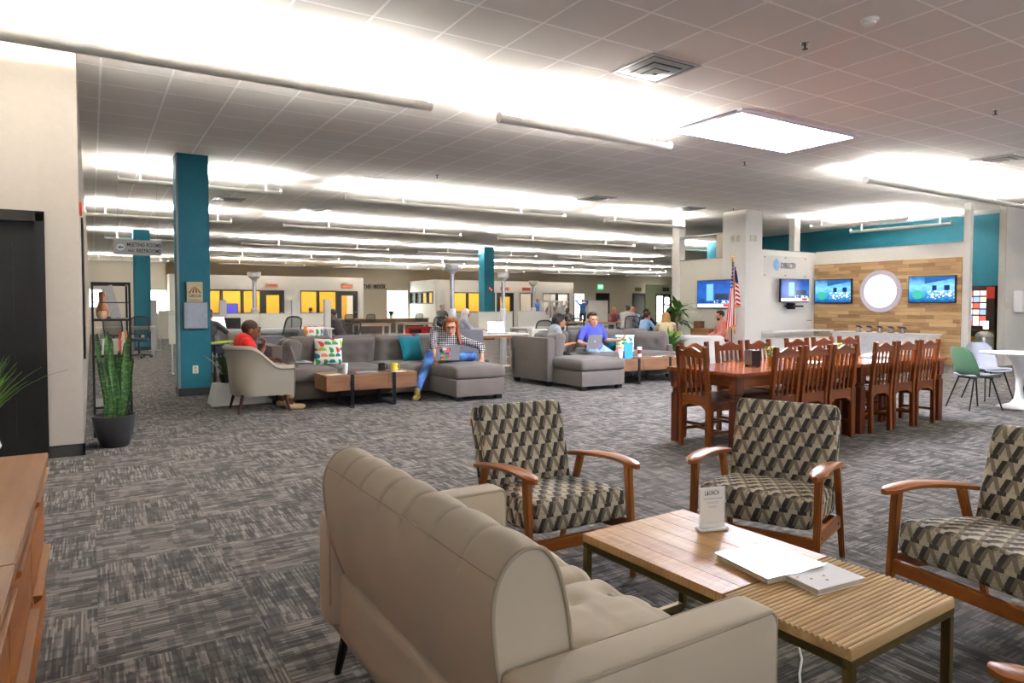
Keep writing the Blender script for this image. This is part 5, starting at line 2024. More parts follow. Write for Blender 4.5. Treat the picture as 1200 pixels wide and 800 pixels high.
# the two men on the second sectional
loc, rz = (6.98, 9.92, 0), R(72)
L = lambda *p: local(loc, rz, p)
person('man in a grey t-shirt with black curly hair seen in profile on the sofa', loc, rz, dict(
    pelvis=L(7.05, 9.96, .55), neck=L(7.10, 9.98, .965), head=L(7.19, 9.98, 1.065), look=(R(10), R(4)), headscale=1.15,
    hand_r=L(7.28, 9.74, .70), elbow_r=(-.3, .4, -.9), hnorm_r=(.3, 0, -1), curl_r=.9,
    hand_l=L(7.34, 9.92, .67), elbow_l=(.4, .4, -.9), curl_l=.8,
    foot_r=L(7.72, 9.42, .09), knee_r=(-.1, -1, .8), foot_l=L(7.78, 9.72, .09), knee_l=(.1, -1, .8)),
    sk_brown, cl('heather', '#8d9093'), cl('black_trouser', '#16161a'), plain('black_shoe', '#1a1a1c', .5), hr_black, 'curly', 'short', 1.04, 1.02, beard=plain('short_beard', '#2a1a12', .8))
loc, rz = (8.12, 10.10, 0), R(-6)
L = lambda *p: local(loc, rz, p)
person('young man in a violet blue t-shirt and pale jeans gesturing on the sofa', loc, rz, dict(
    pelvis=L(8.12, 10.12, .56), neck=L(8.06, 10.14, .985), head=L(8.05, 10.09, 1.105), look=(R(-10), R(3)), headscale=1.15,
    hand_r=L(7.72, 9.78, .66), elbow_r=(-.7, .4, -.6), hnorm_r=(0, 0, -1), curl_r=.5,
    hand_l=L(8.50, 9.88, .72), elbow_l=(.4, .5, -.9), hdir_l=(.75, -.5, .45), hnorm_l=(-.3, -.3, .9), curl_l=.25,
    foot_r=L(7.98, 9.30, .09), knee_r=(-.1, -.7, .9), foot_l=L(8.55, 9.42, .09), knee_l=(.55, -.7, .9)),
    sk_fair, cl('violet', '#4f58c0'), mt_pale_denim, plain('grey_shoe', '#5a5a60', .5), hr_brown, 'short', 'short', 1.05, 1.06)


def pome(lid, ML, w, d):
    l = MB()
    l.ell((-.006, -d * .52, .0082), (.011, .017, .0006), 14, 6).ell((.006, -d * .52, .0082), (.011, .017, .0006), 14, 6).ell((.004, -d * .52 - .022, .0082), (.003, .006, .0006), 10, 6)
    l.v = [ML @ p for p in l.v]
    obj('emblem', l, mt_plastic, lid)


laptop('silver laptop with a pale fruit emblem on the lap of the man in violet blue', (7.66, 9.58, .60), R(188), mt_alu, .36, .25, 104, deco=pome)


# background people -----------------------------------------------------------
def seated(label, loc, rz, skin, shirt, trousers, hair, style='short', sleeve='long', seat=.47, hands=((.14, -.42, .22), (-.14, -.42, .22)), lean=.06, look=(0, 8), group=None, scale=1.0, width=1.0, head=None, detail=True, beard=None, ps=None):
    h = seat + .09
    d = dict(pelvis=(0, .05, h), neck=(0, .05 - lean, h + .47 * scale), head=(0, .01 - lean, h + .60 * scale) if head is None else head, look=(R(look[0]), R(look[1])),
             hand_l=(hands[0][0], hands[0][1], h + hands[0][2]), hand_r=(hands[1][0], hands[1][1], h + hands[1][2]),
             foot_l=(.12, -.42, .09), foot_r=(-.12, -.40, .09), elbow_l=(.6, .5, -.5), elbow_r=(-.6, .5, -.5), knee_l=(.05, -.8, .8), knee_r=(-.05, -.8, .8))
    if ps:
        d.update(ps)
    return person(label, loc, rz, d, skin, shirt, trousers, mt_bplastic, hair, style, sleeve, scale, width, vox=.011, detail=detail, beard=beard)


def standing(label, loc, rz, skin, shirt, trousers, hair, style='short', sleeve='long', hands=((.2, -.1, .85), (-.2, -.1, .85)), scale=1.0, ps=None, look=(0, 0)):
    d = dict(pelvis=(0, .0, .92 * scale), neck=(0, .0, 1.42 * scale), head=(0, -.03, 1.55 * scale), look=(R(look[0]), R(look[1])), hand_l=hands[0], hand_r=hands[1],
             foot_l=(.11, 0, .08), foot_r=(-.11, 0, .08), elbow_l=(.6, .6, -.3), elbow_r=(-.6, .6, -.3))
    if ps:
        d.update(ps)
    return person(label, loc, rz, d, skin, shirt, trousers, mt_bplastic, hair, style, sleeve, scale, 1.0, vox=.011, detail=False)


seated('blond woman in a cream top seen from behind beyond the lime sofa', (11.78, 11.95, 0), R(140), sk_fair, cl('cream', '#d2bfa0'), cl('navy', '#23283a'), hr_blond, 'bob', seat=.40)
seated('man in a light blue shirt leaning over the table beside the blond woman', (12.7, 13.75, 0), R(85), sk_rosy, cl('lightblue', '#8fb0d8'), cl('navy', '#23283a'), hr_brown, seat=.40, lean=.16, hands=((.14, -.5, .22), (-.14, -.5, .22)))
seated('bearded man in a salmon shirt sitting against the white pillar', (13.02, 11.32, 0), R(-120), sk_rosy, cl('salmon', '#d08578'), cl('navy', '#23283a'), hr_black, seat=.44, beard=hr_black, hands=((.14, -.30, .10), (-.14, -.30, .10)))
# ------------------------------------------------------------------ television corner
def picture(name, kind):
    """bright moving-picture still: blue house front or news studio"""
    m = M_(name, '#0a0d14', .2)
    u, v, _ = m.coords('Generated')
    w = m.coords('Generated')[2]
    n = m.noise(m.vec(u * 7.0, w * 6.0), 1, 4)
    if kind == 'wall':
        col = m.ramp(w * .7 + n * .35, [(.15, '#0c3f78'), (.4, '#2f8fd0'), (.6, '#79c3ee'), (.9, '#1b5ea6')])
        roof = w.gt((u * .30) + .62) * u.gt(.35)
        col = m.mix(col, '#17528f', roof)
        for a, b in ((.52, .62), (.78, .9)):
            col = m.mix(col, '#0c2f5e', u.gt(a) * u.lt(b) * w.gt(.45) * w.lt(.66))
        bush = ((u - .2) * (u - .2) + (w - .3) * (w - .3) * .6).lt(.018)
        col = m.mix(col, '#39a58f', bush)
        nn = m.noise(m.vec(u * 16.0, w * 9.0, 4.0), 1, 2)
        ppl = nn.gt(.53) * u.gt(.42) * w.gt(.12) * w.lt(.46)
        col = m.mix(col, '#e6f2fb', ppl)
    else:
        col = m.ramp(n * .5 + w * .5, [(.2, '#0c2350'), (.5, '#1f5bb0'), (.8, '#123a80')])
        col = m.mix(col, '#6fb0f0', u.gt(.27) * u.lt(.47) * w.gt(.25) * w.lt(.88))
        col = m.mix(col, '#2b3a4c', u.gt(.52) * u.lt(.9) * w.gt(.3) * w.lt(.52))
        col = m.mix(col, '#dfeefc', w.lt(.14) + w.gt(.16) * w.lt(.26) * u.gt(.5) * n.gt(.5))
        col = m.mix(col, '#d0322e', u.gt(.76) * u.lt(.95) * w.gt(.03) * w.lt(.13))
    m.color(m.mix(col, '#05070c', .8))
    m.emit(col, .27)
    return m.mat


mt_tvw = picture('screen_house', 'wall')
mt_tvf = picture('screen_news', 'front')


def tv(label, loc, rz, w, h, mat, arm=.10, group=None):
    t = thing('television', label, 'television', loc, rz, group)
    obj('bezel', MB().box(-w / 2, w / 2, -.03, .03, 0, h), mt_bplastic, t, bevel=.004)
    obj('screen', MB().box(-w / 2 + .022, w / 2 - .022, -.034, -.0305, .028, h - .022), mat, t)
    obj('wall_mount', MB().box(-.15, .15, arm - .012, arm, h * .35, h * .65).box(-.04, .04, .03, arm, h * .45, h * .55), mt_bmetal, t)
    return t


GTV = 'televisions on the plank wall'
tv('television on the plank wall, left of the round white light', (16.70, 10.80, 1.43), R(-90), 1.05, .64, mt_tvw, .06, GTV)
tv('television on the plank wall, right of the round white light', (16.70, 8.32, 1.43), R(-90), 1.05, .64, mt_tvw, .06, GTV)
tv('television under the globe logo on the white partition', (15.62, 11.20, 1.46), R(-8), 1.0, .61, mt_tvf, .17)
tv('television half hidden behind the white pillar', (13.36, 11.84, 1.30), R(-90), 1.15, .72, mt_tvf, .055)
t = thing('media_shelf', 'small floating shelf with a media box under the partition television', 'shelf', (15.62, 11.20, 1.28))
obj('bracket', MB().box(-.03, .03, -.02, .2, .0, .16).box(-.2, .2, -.14, .19, .05, .062), mt_bmetal, t)
obj('media_box', MB().box(-.24, .22, -.13, .1, .064, .10), mt_bplastic, t, bevel=.003)
obj('glass_shelf', MB().box(-.28, .26, -.16, .19, -.01, .0), mt_acr, t)
# logo panel
t = thing('logo_sign', 'clear panel with a striped blue globe logo and dark lettering', 'sign', (15.55, 11.39, 2.12))
obj('panel', MB().box(-.95, .80, -.03, -.022, 0, .54), mt_acr, t)
so = MB()
for x in (-.91, -.08, .76):
    for z in (.04, .5):
        so.lathe([(.016, 0), (.016, .035)], 12, M=Matrix.Translation((x, 0, z)) @ Matrix.Rotation(R(90), 4, 'X'))
obj('standoff', so, mt_chrome, t)
gb = MB()
rg = .145
for k in range(7):
    zc = -rg + (k + .5) * 2 * rg / 7
    hw = math.sqrt(max(0, rg * rg - zc * zc)) * .86
    n = 10
    vs = []
    for i in range(n + 1):
        x = -hw + 2 * hw * i / n
        bow = .014 * (1 - (x / max(hw, .01)) ** 2)
        th = .0125 * (1 - .75 * abs(i / n - (.35 if k % 2 else .6)))
        vs += [(-.45 + x, -.034, .30 + zc - th + bow), (-.45 + x, -.034, .30 + zc + th + bow), (-.45 + x, -.031, .30 + zc - th + bow), (-.45 + x, -.031, .30 + zc + th + bow)]
    fs = []
    for i in range(n):
        a = i * 4
        fs += [(a, a + 4, a + 5, a + 1), (a + 2, a + 3, a + 7, a + 6), (a, a + 2, a + 6, a + 4), (a + 1, a + 5, a + 7, a + 3)]
    fs += [(0, 1, 3, 2), (n * 4, n * 4 + 2, n * 4 + 3, n * 4 + 1)]
    gb.add(vs, fs)
obj('globe', gb, plain('globe_blue', '#3aa0e0', .4), t)
obj('lettering', facing(text_mesh('DIRECTV', .21, .003, .74, align='LEFT', bold=.0005), Vector((-.27, -.033, .29)), 'f'), plain('logo_ink', '#3c4450', .5), t)
t = thing('notice_card', 'small notice card low on the white partition near the plank wall', 'notice', (16.55, 11.39, .84))
obj('card', MB().box(-.10, .10, -.006, -.001, 0, .17), mt_paper, t)
obj('heading', MB().box(-.09, .09, -.0075, -.006, .12, .145), plain('notice_ink', '#8a93b8', .6), t)
# round light
t = thing('round_wall_light', 'big round white glowing light on the plank wall', 'wall light', (16.76, 9.55, 1.73))
Mr = Matrix.Rotation(R(-90), 4, 'Y')
obj('rim', MB().lathe([(.50, 0), (.525, .01), (.525, .05), (.50, .06), (.495, .05)], 56, M=Mr), plain('lilac_rim', '#d9d3e2', .4), t)
obj('diffuser', MB().lathe([(.50, .0), (.497, .045), (.3, .055), (0, .058)], 56, M=Mr), glow('round_glow', '#fbfaff', 2.0), t)
# white counter and its devices
t = thing('display_counter', 'low white counter under the round light with five device stands', 'counter', (15.72, 7.9, 0))
obj('body', MB().box(.04, .62, .04, 2.30, .05, .70), mt_white, t, bevel=.004)
obj('worktop', MB().box(0, .66, 0, 2.34, .70, .735), plain('white_top', '#eceaea', .25), t, bevel=.006)
obj('plinth', MB().box(.08, .6, .08, 2.26, 0, .05), mt_base, t)
for k in range(3):
    obj('front_panel', MB().box(.034, .04, .08 + .74 * k, .78 + .74 * k, .08, .66), plain('panel_white', '#e6e5e6', .35), t, bevel=.002)
GDV = 'demo devices on the white counter'
for k in range(5):
    y = 9.62 - .26 * k
    t = thing('device_stand', ['leftmost', 'second from the left', 'middle', 'second from the right', 'rightmost and widest'][k] + ' dark demo device on the white counter', 'device', (15.95, y, .736), 0, GDV)
    obj('base', MB().box(-.06, .06, -.05, .05, 0, .014), mt_bmetal, t, bevel=.002)
    obj('stem', MB().tube([(0, 0, .012), (0, 0, .11)], .028, 12), mt_chrome, t)
    w = .11 if k < 4 else .18
    M = Matrix.Translation((0, 0, .125)) @ Matrix.Rotation(R(24), 4, 'Y')
    obj('device', MB().add(*boxvf(-.06, .06, -w / 2, w / 2, -.006, .006), M=M), mt_bplastic, t)
t = thing('glass_display', 'low white display cabinet with glass top against the partition', 'cabinet', (14.02, 10.62, 0))
obj('body', MB().box(.02, 2.42, .02, .58, 0, .56), mt_white, t, bevel=.004)
obj('glass_case', MB().box(.02, 2.42, .02, .03, .56, .72).box(.02, .03, .03, .58, .56, .72).box(2.41, 2.42, .03, .58, .56, .72), mt_glass, t)
obj('rim', MB().box(0, 2.44, 0, .60, .72, .745), plain('white_top', '#eceaea', .25), t, bevel=.003)
obj('divider', MB().box(.8, .81, .02, .58, .56, .72).box(1.6, 1.61, .02, .58, .56, .72), mt_acr, t)

# flag
t = thing('flag', 'fringed striped flag hanging from a brass topped pole by the pillar', 'flag', (12.55, 10.62, 0))
obj('pole', MB().tube([(0, 0, .05), (0, 0, 2.42)], .014, 12), plain('dark_pole', '#3a2418', .4), t)
obj('stand', MB().lathe([(.17, 0), (.17, .02), (.05, .05), (.025, .12), (0, .12)], 28), plain('brass', '#b08a3a', .3, .9), t)
fin = MB()
fin.lathe([(.015, 2.40), (.026, 2.43), (.02, 2.45), (.0, 2.47)], 14)
fin.ell((0, 0, 2.49), (.018, .012, .03), 10, 8)
for s in (-1, 1):
    fin.add([(0, -.006, 2.47), (s * .035, -.006, 2.52), (s * .085, -.004, 2.535), (s * .05, -.004, 2.50), (s * .07, -.003, 2.475), (s * .03, -.005, 2.465),
             (0, .006, 2.47), (s * .035, .006, 2.52), (s * .085, .004, 2.535), (s * .05, .004, 2.50), (s * .07, .003, 2.475), (s * .03, .005, 2.465)],
            [(0, 1, 2, 3, 4, 5), (11, 10, 9, 8, 7, 6), (0, 6, 7, 1), (1, 7, 8, 2), (2, 8, 9, 3), (3, 9, 10, 4), (4, 10, 11, 5), (5, 11, 6, 0)])
obj('finial', fin, plain('brass', '#b08a3a', .3, .9), t)
m = M_('flag_cloth', '#ffffff', .7, 0, .2)
uvn = m.coords('UV')
stripe = (uvn[0] * 6.5).fract().lt(.5)
col = m.mix('#efe9e2', '#b5202c', stripe)
canton = uvn[1].gt(.60) * uvn[0].lt(.62)
su, sv = (uvn[0] * 10.0).fract() - .5, (uvn[1] * 18.0).fract() - .5
star = (su * su + sv * sv).lt(.05)
col = m.mix(col, m.mix('#1e2a5c', '#eef0f4', star), canton)
m.color(col)
mt_flag = m.mat


def flag_piece(name, fn, nu, nv, parent, mat, uvf):
    mb = MB().grid(fn, nu, nv)
    o = obj(name, mb, mat, parent, smooth=80, fix=False)
    me = o.data
    l = me.uv_layers[0].data
    for p in me.polygons:
        for li in p.loop_indices:
            vi = me.loops[li].vertex_index
            l[li].uv = uvf(vi % (nu + 1) / nu, (vi // (nu + 1)) / nv)
    return o


def fl_main(u, v):      # v 0 bottom .. 1 top; cloth falls from the pole and leans to the camera's left
    z = .95 + 1.42 * v
    spread = .32 * (1 - v) ** .8 + .03
    x = -.02 - spread * .62 + spread * u - .06 * (1 - v)
    y = -.025 - .05 * (1 - v * .6) * (.5 + .5 * math.sin(u * 15 + v * 2)) - .02
    return (x, y, z - .10 * (1 - v) * (1 - u) * 1.0)


def fl_wing(u, v):      # the lower fly edge folded out to the right
    z0 = 2.28 - .92 * (1 - v)
    x = .0 + u * (.20 * (1 - v) ** .7 + .015)
    y = -.06 - .03 * math.sin(u * 8 + 1)
    return (x, y, z0 - u * .10 + .14 * u * (1 - v))


flag_piece('cloth', fl_main, 30, 30, t, mt_flag, lambda u, v: (u, v))
flag_piece('cloth_fold', fl_wing, 14, 24, t, mt_flag, lambda u, v: (v * 1.25 + u * .25 if v < .62 else .2, .3 if v < .62 else .8))
fg = MB()
for q in range(30):
    a, b = Vector(fl_main(q / 30, 0)), Vector(fl_main((q + 1) / 30, 0))
    fg.add([a, b, b - Vector((0, 0, .05)), a - Vector((0, 0, .05)), a + Vector((0, .004, 0)), b + Vector((0, .004, 0)), b + Vector((0, .004, -.05)), a + Vector((0, .004, -.05))], [(0, 1, 2, 3), (7, 6, 5, 4), (3, 2, 6, 7)])
for q in range(14):
    a, b = Vector(fl_wing(q / 14, 0)), Vector(fl_wing((q + 1) / 14, 0))
    fg.add([a, b, b - Vector((0, 0, .045)), a - Vector((0, 0, .045))], [(0, 1, 2, 3)])
obj('fringe', fg, plain('gold_fringe', '#c98a2c', .6), t, fix=False)
obj('cord', MB().tube([(.0, -.02, 2.40), (-.02, -.05, 2.1), (-.05, -.09, 1.6), (-.03, -.1, 1.1), (-.03, -.1, .82)], .009, 8).ell((-.03, -.1, .78), (.022, .022, .06), 10, 8), plain('gold_fringe', '#c98a2c', .6), t)

# right wall bits, vending machines
t = thing('towel_dispenser', 'white paper towel dispenser on the right white wall', 'dispenser', (18.22, 7.20, 1.22))
obj('case', MB().cushion(.42, .20, .50, .03, 0, 8, c=(0, -.102, .25)), mt_plastic, t)
obj('slot', MB().box(-.15, .15, -.19, -.03, -.012, 0.0), plain('slot_grey', '#77777a', .5), t)
for k, x in enumerate((17.72, 17.86)):
    t = thing('switch_plate', ['left ivory switch plate on the right wall edge', 'right ivory switch plate beside the towel dispenser'][k], 'switch', (x, 7.20, 1.38))
    obj('plate', MB().box(-.04, .04, -.008, -.001, -.06, .06), plain('ivory', '#e0d6bd', .4), t, bevel=.002)
    obj('toggle', MB().box(-.012, .012, -.014, -.008, -.025, .025), mt_plastic, t)


def vending(label, loc, front, Wd=.95):
    t = thing('vending_machine', label, 'vending machine', loc, 0)
    D, Hh = .62, 1.86
    obj('cabinet', MB().box(.03, D, 0, Wd, .08, Hh), plain('vending_body', '#17120f', .4), t, bevel=.01)
    obj('plinth', MB().box(.06, D - .02, .02, Wd - .02, 0, .08), mt_black, t)
    obj('door', MB().box(0, .03, .01, Wd - .01, .10, Hh - .01), front, t, bevel=.006)
    return t


m = M_('coffee_front', '#6a3a1c', .35)
g = m.coords('Generated')
w, y = g[2], g[1]
n = m.noise(m.vec(y * 5.0, w * 7.0), 1, 3)
col = m.ramp(w + n * .12, [(.05, '#a8662c'), (.22, '#cf8f3e'), (.38, '#b97a36'), (.46, '#23150f'), (.78, '#2a1611')])
m.color(col)
mt_vfront = m.mat
v1 = vending('tall coffee vending machine with lit drink pictures beyond the opening', (18.60, 7.80, 0), mt_vfront)
obj('header', MB().box(-.004, 0, .02, .19, 1.55, 1.83), plain('vending_red', '#b0281c', .4), v1)
rr = random.Random(6)
for k in range(18):
    c, r_ = k % 3, k // 3
    y0 = .20 + c * .15
    z0 = 1.62 - r_ * .155 if r_ < 4 else 1.62 - .155 * 4 - (r_ - 4) * .12
    if z0 < .86:
        continue
    obj('drink_picture', MB().box(-.006, -.001, y0, y0 + .13, z0, z0 + .12), glow('picture_%d' % (k % 5), ['#f0c8c8', '#e6e9ff', '#d05548', '#e8d8b0', '#90a8e8'][k % 5], .3), v1)
obj('keypad', MB().box(-.012, -.001, .13, .25, .80, 1.0), glow('keypad_glow', '#e9edff', .4), v1)
obj('dispense_hatch', MB().box(-.008, -.001, .32, .55, .62, .76), mt_black, v1)
obj('badge', MB().lathe([(.07, 0), (.07, .006)], 24, M=Matrix.Translation((0, .42, .45)) @ Matrix.Rotation(R(-90), 4, 'Y')), plain('badge_cream', '#d8cfb8', .5), v1)
obj('badge_centre', MB().lathe([(.045, .006), (.045, .01)], 24, M=Matrix.Translation((0, .42, .45)) @ Matrix.Rotation(R(-90), 4, 'Y')), plain('badge_green', '#2f5a48', .5), v1)
v2 = vending('narrow dark vending machine right of the coffee machine, mostly hidden by the wall', (18.62, 7.34, 0), plain('espresso_panel', '#1f130d', .4), .44)
t = thing('waste_bin', 'steel waste bin with a rounded lid in front of the coffee machine', 'bin', (18.05, 7.78, 0))
obj('body', MB().lathe([(.17, 0), (.18, .02), (.18, .62), (.17, .64)], 28), mt_steel, t)
obj('lid', MB().lathe([(.185, .64), (.185, .68), (.14, .74), (.06, .76), (0, .76)], 28), plain('lid_pale', '#cfcfca', .3, .5), t)

# lounge behind the second sectional
t = thing('lime_sofa', 'lime green low sofa behind the second sectional', 'sofa', (11.1, 11.35, 0))
lime = fabric('lime_upholstery', '#74852a', .08)
obj('backrest', MB().cushion(.85, .2, .50, .05, 0, 10, c=(.2, .1, .53)), lime, t)
obj('seat', MB().cushion(1.6, .75, .22, .05, .01, 10, c=(.55, .55, .31)), lime, t)
obj('armrest', MB().cushion(.75, .2, .36, .05, 0, 10, c=(1.02, .1, .44)), lime, t)
for x in (-.15, 1.25):
    for y in (.12, .85):
        obj('leg', MB().tube([(x, y, .22), (x, y, 0)], [.02, .016], 10), mt_bmetal, t)


def strap_leaf(lf, base, a, L, lean, w, droop=1.0, n=7):
    x, y, z = base
    pts = []
    for i in range(n + 1):
        u = i / n
        pts.append((x, y, z, w * math.sin(max(.12, min(1, u * 1.6)) * math.pi / 2) * (1 - u ** 3) + .001))
        th = lean + droop * u * 1.5
        x += math.cos(a) * math.sin(th) * L / n
        y += math.sin(a) * math.sin(th) * L / n
        z += math.cos(th) * L / n
    vs, fs = [], []
    for x, y, z, ww in pts:
        vs += [(x - math.sin(a) * ww, y + math.cos(a) * ww, z + ww * .3), (x, y, z), (x + math.sin(a) * ww, y - math.cos(a) * ww, z + ww * .3)]
    for i in range(n):
        for q in range(2):
            fs.append((i * 3 + q, i * 3 + q + 1, i * 3 + q + 4, i * 3 + q + 3))
    lf.add(vs, fs)


def bushy(label, loc, h, nleaf, L, w, seed, potr=.16, poth=.3, trunk=None, name='potted_plant', mat=None, potmat=None):
    t = thing(name, label, 'potted plant', loc)
    obj('pot', MB().lathe([(potr * .75, 0), (potr, poth), (potr * .92, poth), (potr * .9, poth - .03), (0, poth - .03)], 24), potmat or mt_plastic, t)
    obj('soil', MB().lathe([(potr * .88, poth - .025), (0, poth - .02)], 16), mt_soil, t)
    rr = random.Random(seed)
    lf = MB()
    if trunk:
        tk = MB()
        for k, (x, y, z1) in enumerate(trunk):
            tk.tube([(x * .5, y * .5, poth - .03), (x, y, z1)], [.05, .042], 12)
        obj('trunk', tk, plain('palm_bark', '#8a6f58', .8, vary=.25), t)
        for x, y, z1 in trunk:
            for k in range(nleaf):
                strap_leaf(lf, (x, y, z1 - .02 - .1 * rr.random()), rr.uniform(0, 6.28), L * rr.uniform(.7, 1.1), rr.uniform(.05, 1.2), w, rr.uniform(.6, 1.3))
    else:
        for k in range(nleaf):
            a = rr.uniform(0, 6.28)
            strap_leaf(lf, (potr * .5 * math.cos(a) * rr.random(), potr * .5 * math.sin(a) * rr.random(), poth - .03), a, L * rr.uniform(.6, 1.1), rr.uniform(.05, .55), w, rr.uniform(.3, .9))
    obj('leaves', lf, mat or mt_green, t, fix=False, smooth=70)
    return t


bushy('leafy green floor plant between the second sectional and the off-white armchair', (10.27, 10.38, 0), .7, 90, .62, .05, 4, .17, .34)
bushy('tall potted palm with a bare trunk against the cream screen wall', (12.75, 12.56, 0), 1.7, 42, .56, .055, 9, .2, .35, [(0, 0, 1.22), (.06, .08, .98)], 'potted_palm', plain('palm_green', '#4f7a34', .45, vary=.3, scale=30))
bushy('dark leafy plant in the white planter beside the grey armchair', (1.62, 10.25, .30), .6, 46, .40, .035, 14, .12, .12, potmat=mt_bplastic, name='planter_plant', mat=plain('dark_leaf', '#2c4a24', .4, vary=.3, scale=30))
t = thing('white_planter', 'white angular floor planter box behind the grey armchair', 'planter', (1.78, 10.22, 0))
pb = MB()
pb.add([(-.40, -.24, 0), (.42, -.24, 0), (.42, .24, 0), (-.40, .24, 0), (-.34, -.20, .29), (.30, -.20, .29), (.30, .20, .29), (-.34, .20, .29)], [(3, 2, 1, 0), (0, 1, 5, 4), (1, 2, 6, 5), (2, 3, 7, 6), (3, 0, 4, 7), (4, 5, 6, 7)])
obj('box', pb, mt_plastic, t, smooth=0, bevel=.006)
t = thing('sideboard', 'wooden sideboard under the half hidden television', 'sideboard', (12.98, 11.68, 0))
obj('body', MB().box(0, .40, 0, .62, .10, .80), wood('sideboard_wood', '#7a4f2c', '#ad7a48', 'y', .45), t, bevel=.004)
for z in (.12, .35, .58):
    obj('drawer', MB().box(-.014, -.001, .02, .60, z, z + .20), wood('sideboard_wood', '#7a4f2c', '#ad7a48', 'y', .45), t, bevel=.003)
for x in (.04, .36):
    for y in (.05, .57):
        obj('leg', MB().box(x - .02, x + .02, y - .02, y + .02, 0, .10), mt_bmetal, t)
t = thing('flower_arrangement', 'brown box with pale flowers on the wooden sideboard', 'flowers', (13.12, 12.14, .801))
obj('box', MB().box(-.09, .09, -.1, .1, 0, .18), plain('brown_box', '#6a4a2c', .6), t, bevel=.004)
obj('blossom', leafy(MB(), 40, .12, .2, .42, .03, 21), plain('pale_blossom', '#e4dcc4', .6), t, fix=False)

# ------------------------------------------------------------------ work area beyond the sofas
mt_desk = plain('desk_white', '#e3dfd8', .4, vary=.02)
mt_deskwood = wood('desk_oak', '#a87a4c', '#cfa678', 'x', .4)


def table(label, name, cat, x0, x1, y0, y1, z, top, legm, th=.03, group=None, modesty=None):
    t = thing(name, label, cat, (x0, y0, 0), 0, group)
    w, d = x1 - x0, y1 - y0
    obj('tabletop', MB().box(0, w, 0, d, z - th, z), top, t, bevel=.004)
    for x in (.06, w - .06):
        for y in (.06, d - .06):
            obj('leg', MB().box(x - .025, x + .025, y - .025, y + .025, 0, z - th), legm, t)
    obj('frame', MB().box(.08, w - .08, .05, .08, z - th - .05, z - th).box(.08, w - .08, d - .08, d - .05, z - th - .05, z - th), legm, t)
    if modesty:
        obj('modesty_panel', MB().box(.1, w - .1, d - .05, d - .035, z - .45, z - th), modesty, t)
    return t


GPN = 'white dividing panels between the desks'
GPO = 'grey divider posts between the desks'


def panel(x0, x1, y, z0, z1, label):
    t = thing('desk_divider', label, 'divider', (x0, y, 0), 0, GPN)
    w = x1 - x0
    obj('board', MB().box(0.015, w - .015, -.012, .012, z0, z1 - .02), plain('panel_cream', '#dcd9cd', .35, vary=.02), t)
    obj('top_rail', MB().box(0, w, -.02, .02, z1 - .02, z1), mt_greymetal, t)
    obj('foot', MB().box(.05, .09, -.2, .2, 0, .02).box(w - .09, w - .05, -.2, .2, 0, .02).box(.055, .085, -.015, .015, .02, z0).box(w - .085, w - .055, -.015, .015, .02, z0), mt_greymetal, t)


def post(x, y, h, label, r=.07):
    t = thing('divider_post', label, 'post', (x, y, 0), 0, GPO)
    obj('column', MB().box(-r, r, -r * .7, r * .7, .02, h), mt_greymetal, t, bevel=.012)
    obj('foot', MB().lathe([(r * 2.2, 0), (r * 2.2, .012), (r * 1.2, .02)], 20), mt_greymetal, t)
    obj('cap', MB().box(-r * 1.1, r * 1.1, -r * .8, r * .8, h, h + .02), mt_greymetal, t, bevel=.004)


Yp = 15.2
post(2.33, Yp, 1.47, 'grey divider post right of the near teal column')
post(3.80, Yp, 1.47, 'grey divider post left of the second yellow window')
post(4.52, Yp, 1.49, 'bright grey divider post ending the left desk dividers')
panel(1.30, 2.26, Yp, .60, 1.21, 'white dividing panel partly behind the near teal column')
panel(2.40, 3.05, Yp, .60, 1.21, 'white dividing panel left of the tall uplight pole')
panel(3.07, 3.73, Yp, .60, 1.21, 'white dividing panel right of the tall uplight pole')
panel(3.87, 4.45, Yp, .60, 1.21, 'white dividing panel below the second yellow window')
panel(8.40, 9.45, Yp, .55, 1.22, 'white dividing panel behind the open laptop, right of the white figure')
panel(9.60, 10.45, Yp, .55, 1.22, 'white dividing panel behind the two mesh chairs')
panel(1.72, 2.5, 23.3, .35, 1.22, 'white dividing panel seen between the two left teal columns')
post(1.62, 23.3, 1.52, 'grey divider post standing at the distant left teal column', .08)

GT2 = 'floor uplights with flared heads'


def uplight(x, y, h, label, thick=.045):
    t = thing('uplight_lamp', label, 'lamp', (x, y, 0), 0, GT2)
    obj('base', MB().lathe([(.2, 0), (.2, .02), (.08, .04)], 24), mt_greymetal, t)
    obj('lower_pole', MB().lathe([(.075, .03), (.075, 1.30), (.06, 1.32)], 16), mt_greymetal, t)
    obj('pole', MB().lathe([(thick, 1.30), (thick, h - .18)], 16), plain('pole_silver', '#c6c8cb', .25, .7), t)
    obj('head', MB().lathe([(thick, h - .2), (.06, h - .16), (.10, h - .13), (.135, h - .10), (.14, h), (.125, h), (.1, h - .08), (0, h - .09)], 28), mt_greymetal, t)


uplight(3.02, 15.5, 2.10, 'tall uplight pole with flared head between the left dividers')
uplight(6.0, 11.9, 2.18, 'tall uplight pole nearest the woman, right of her head')
uplight(7.95, 13.2, 2.12, 'tall uplight pole right of the distant teal column')
uplight(11.1, 16.7, 2.10, 'tall uplight pole in front of the brown meeting room window')

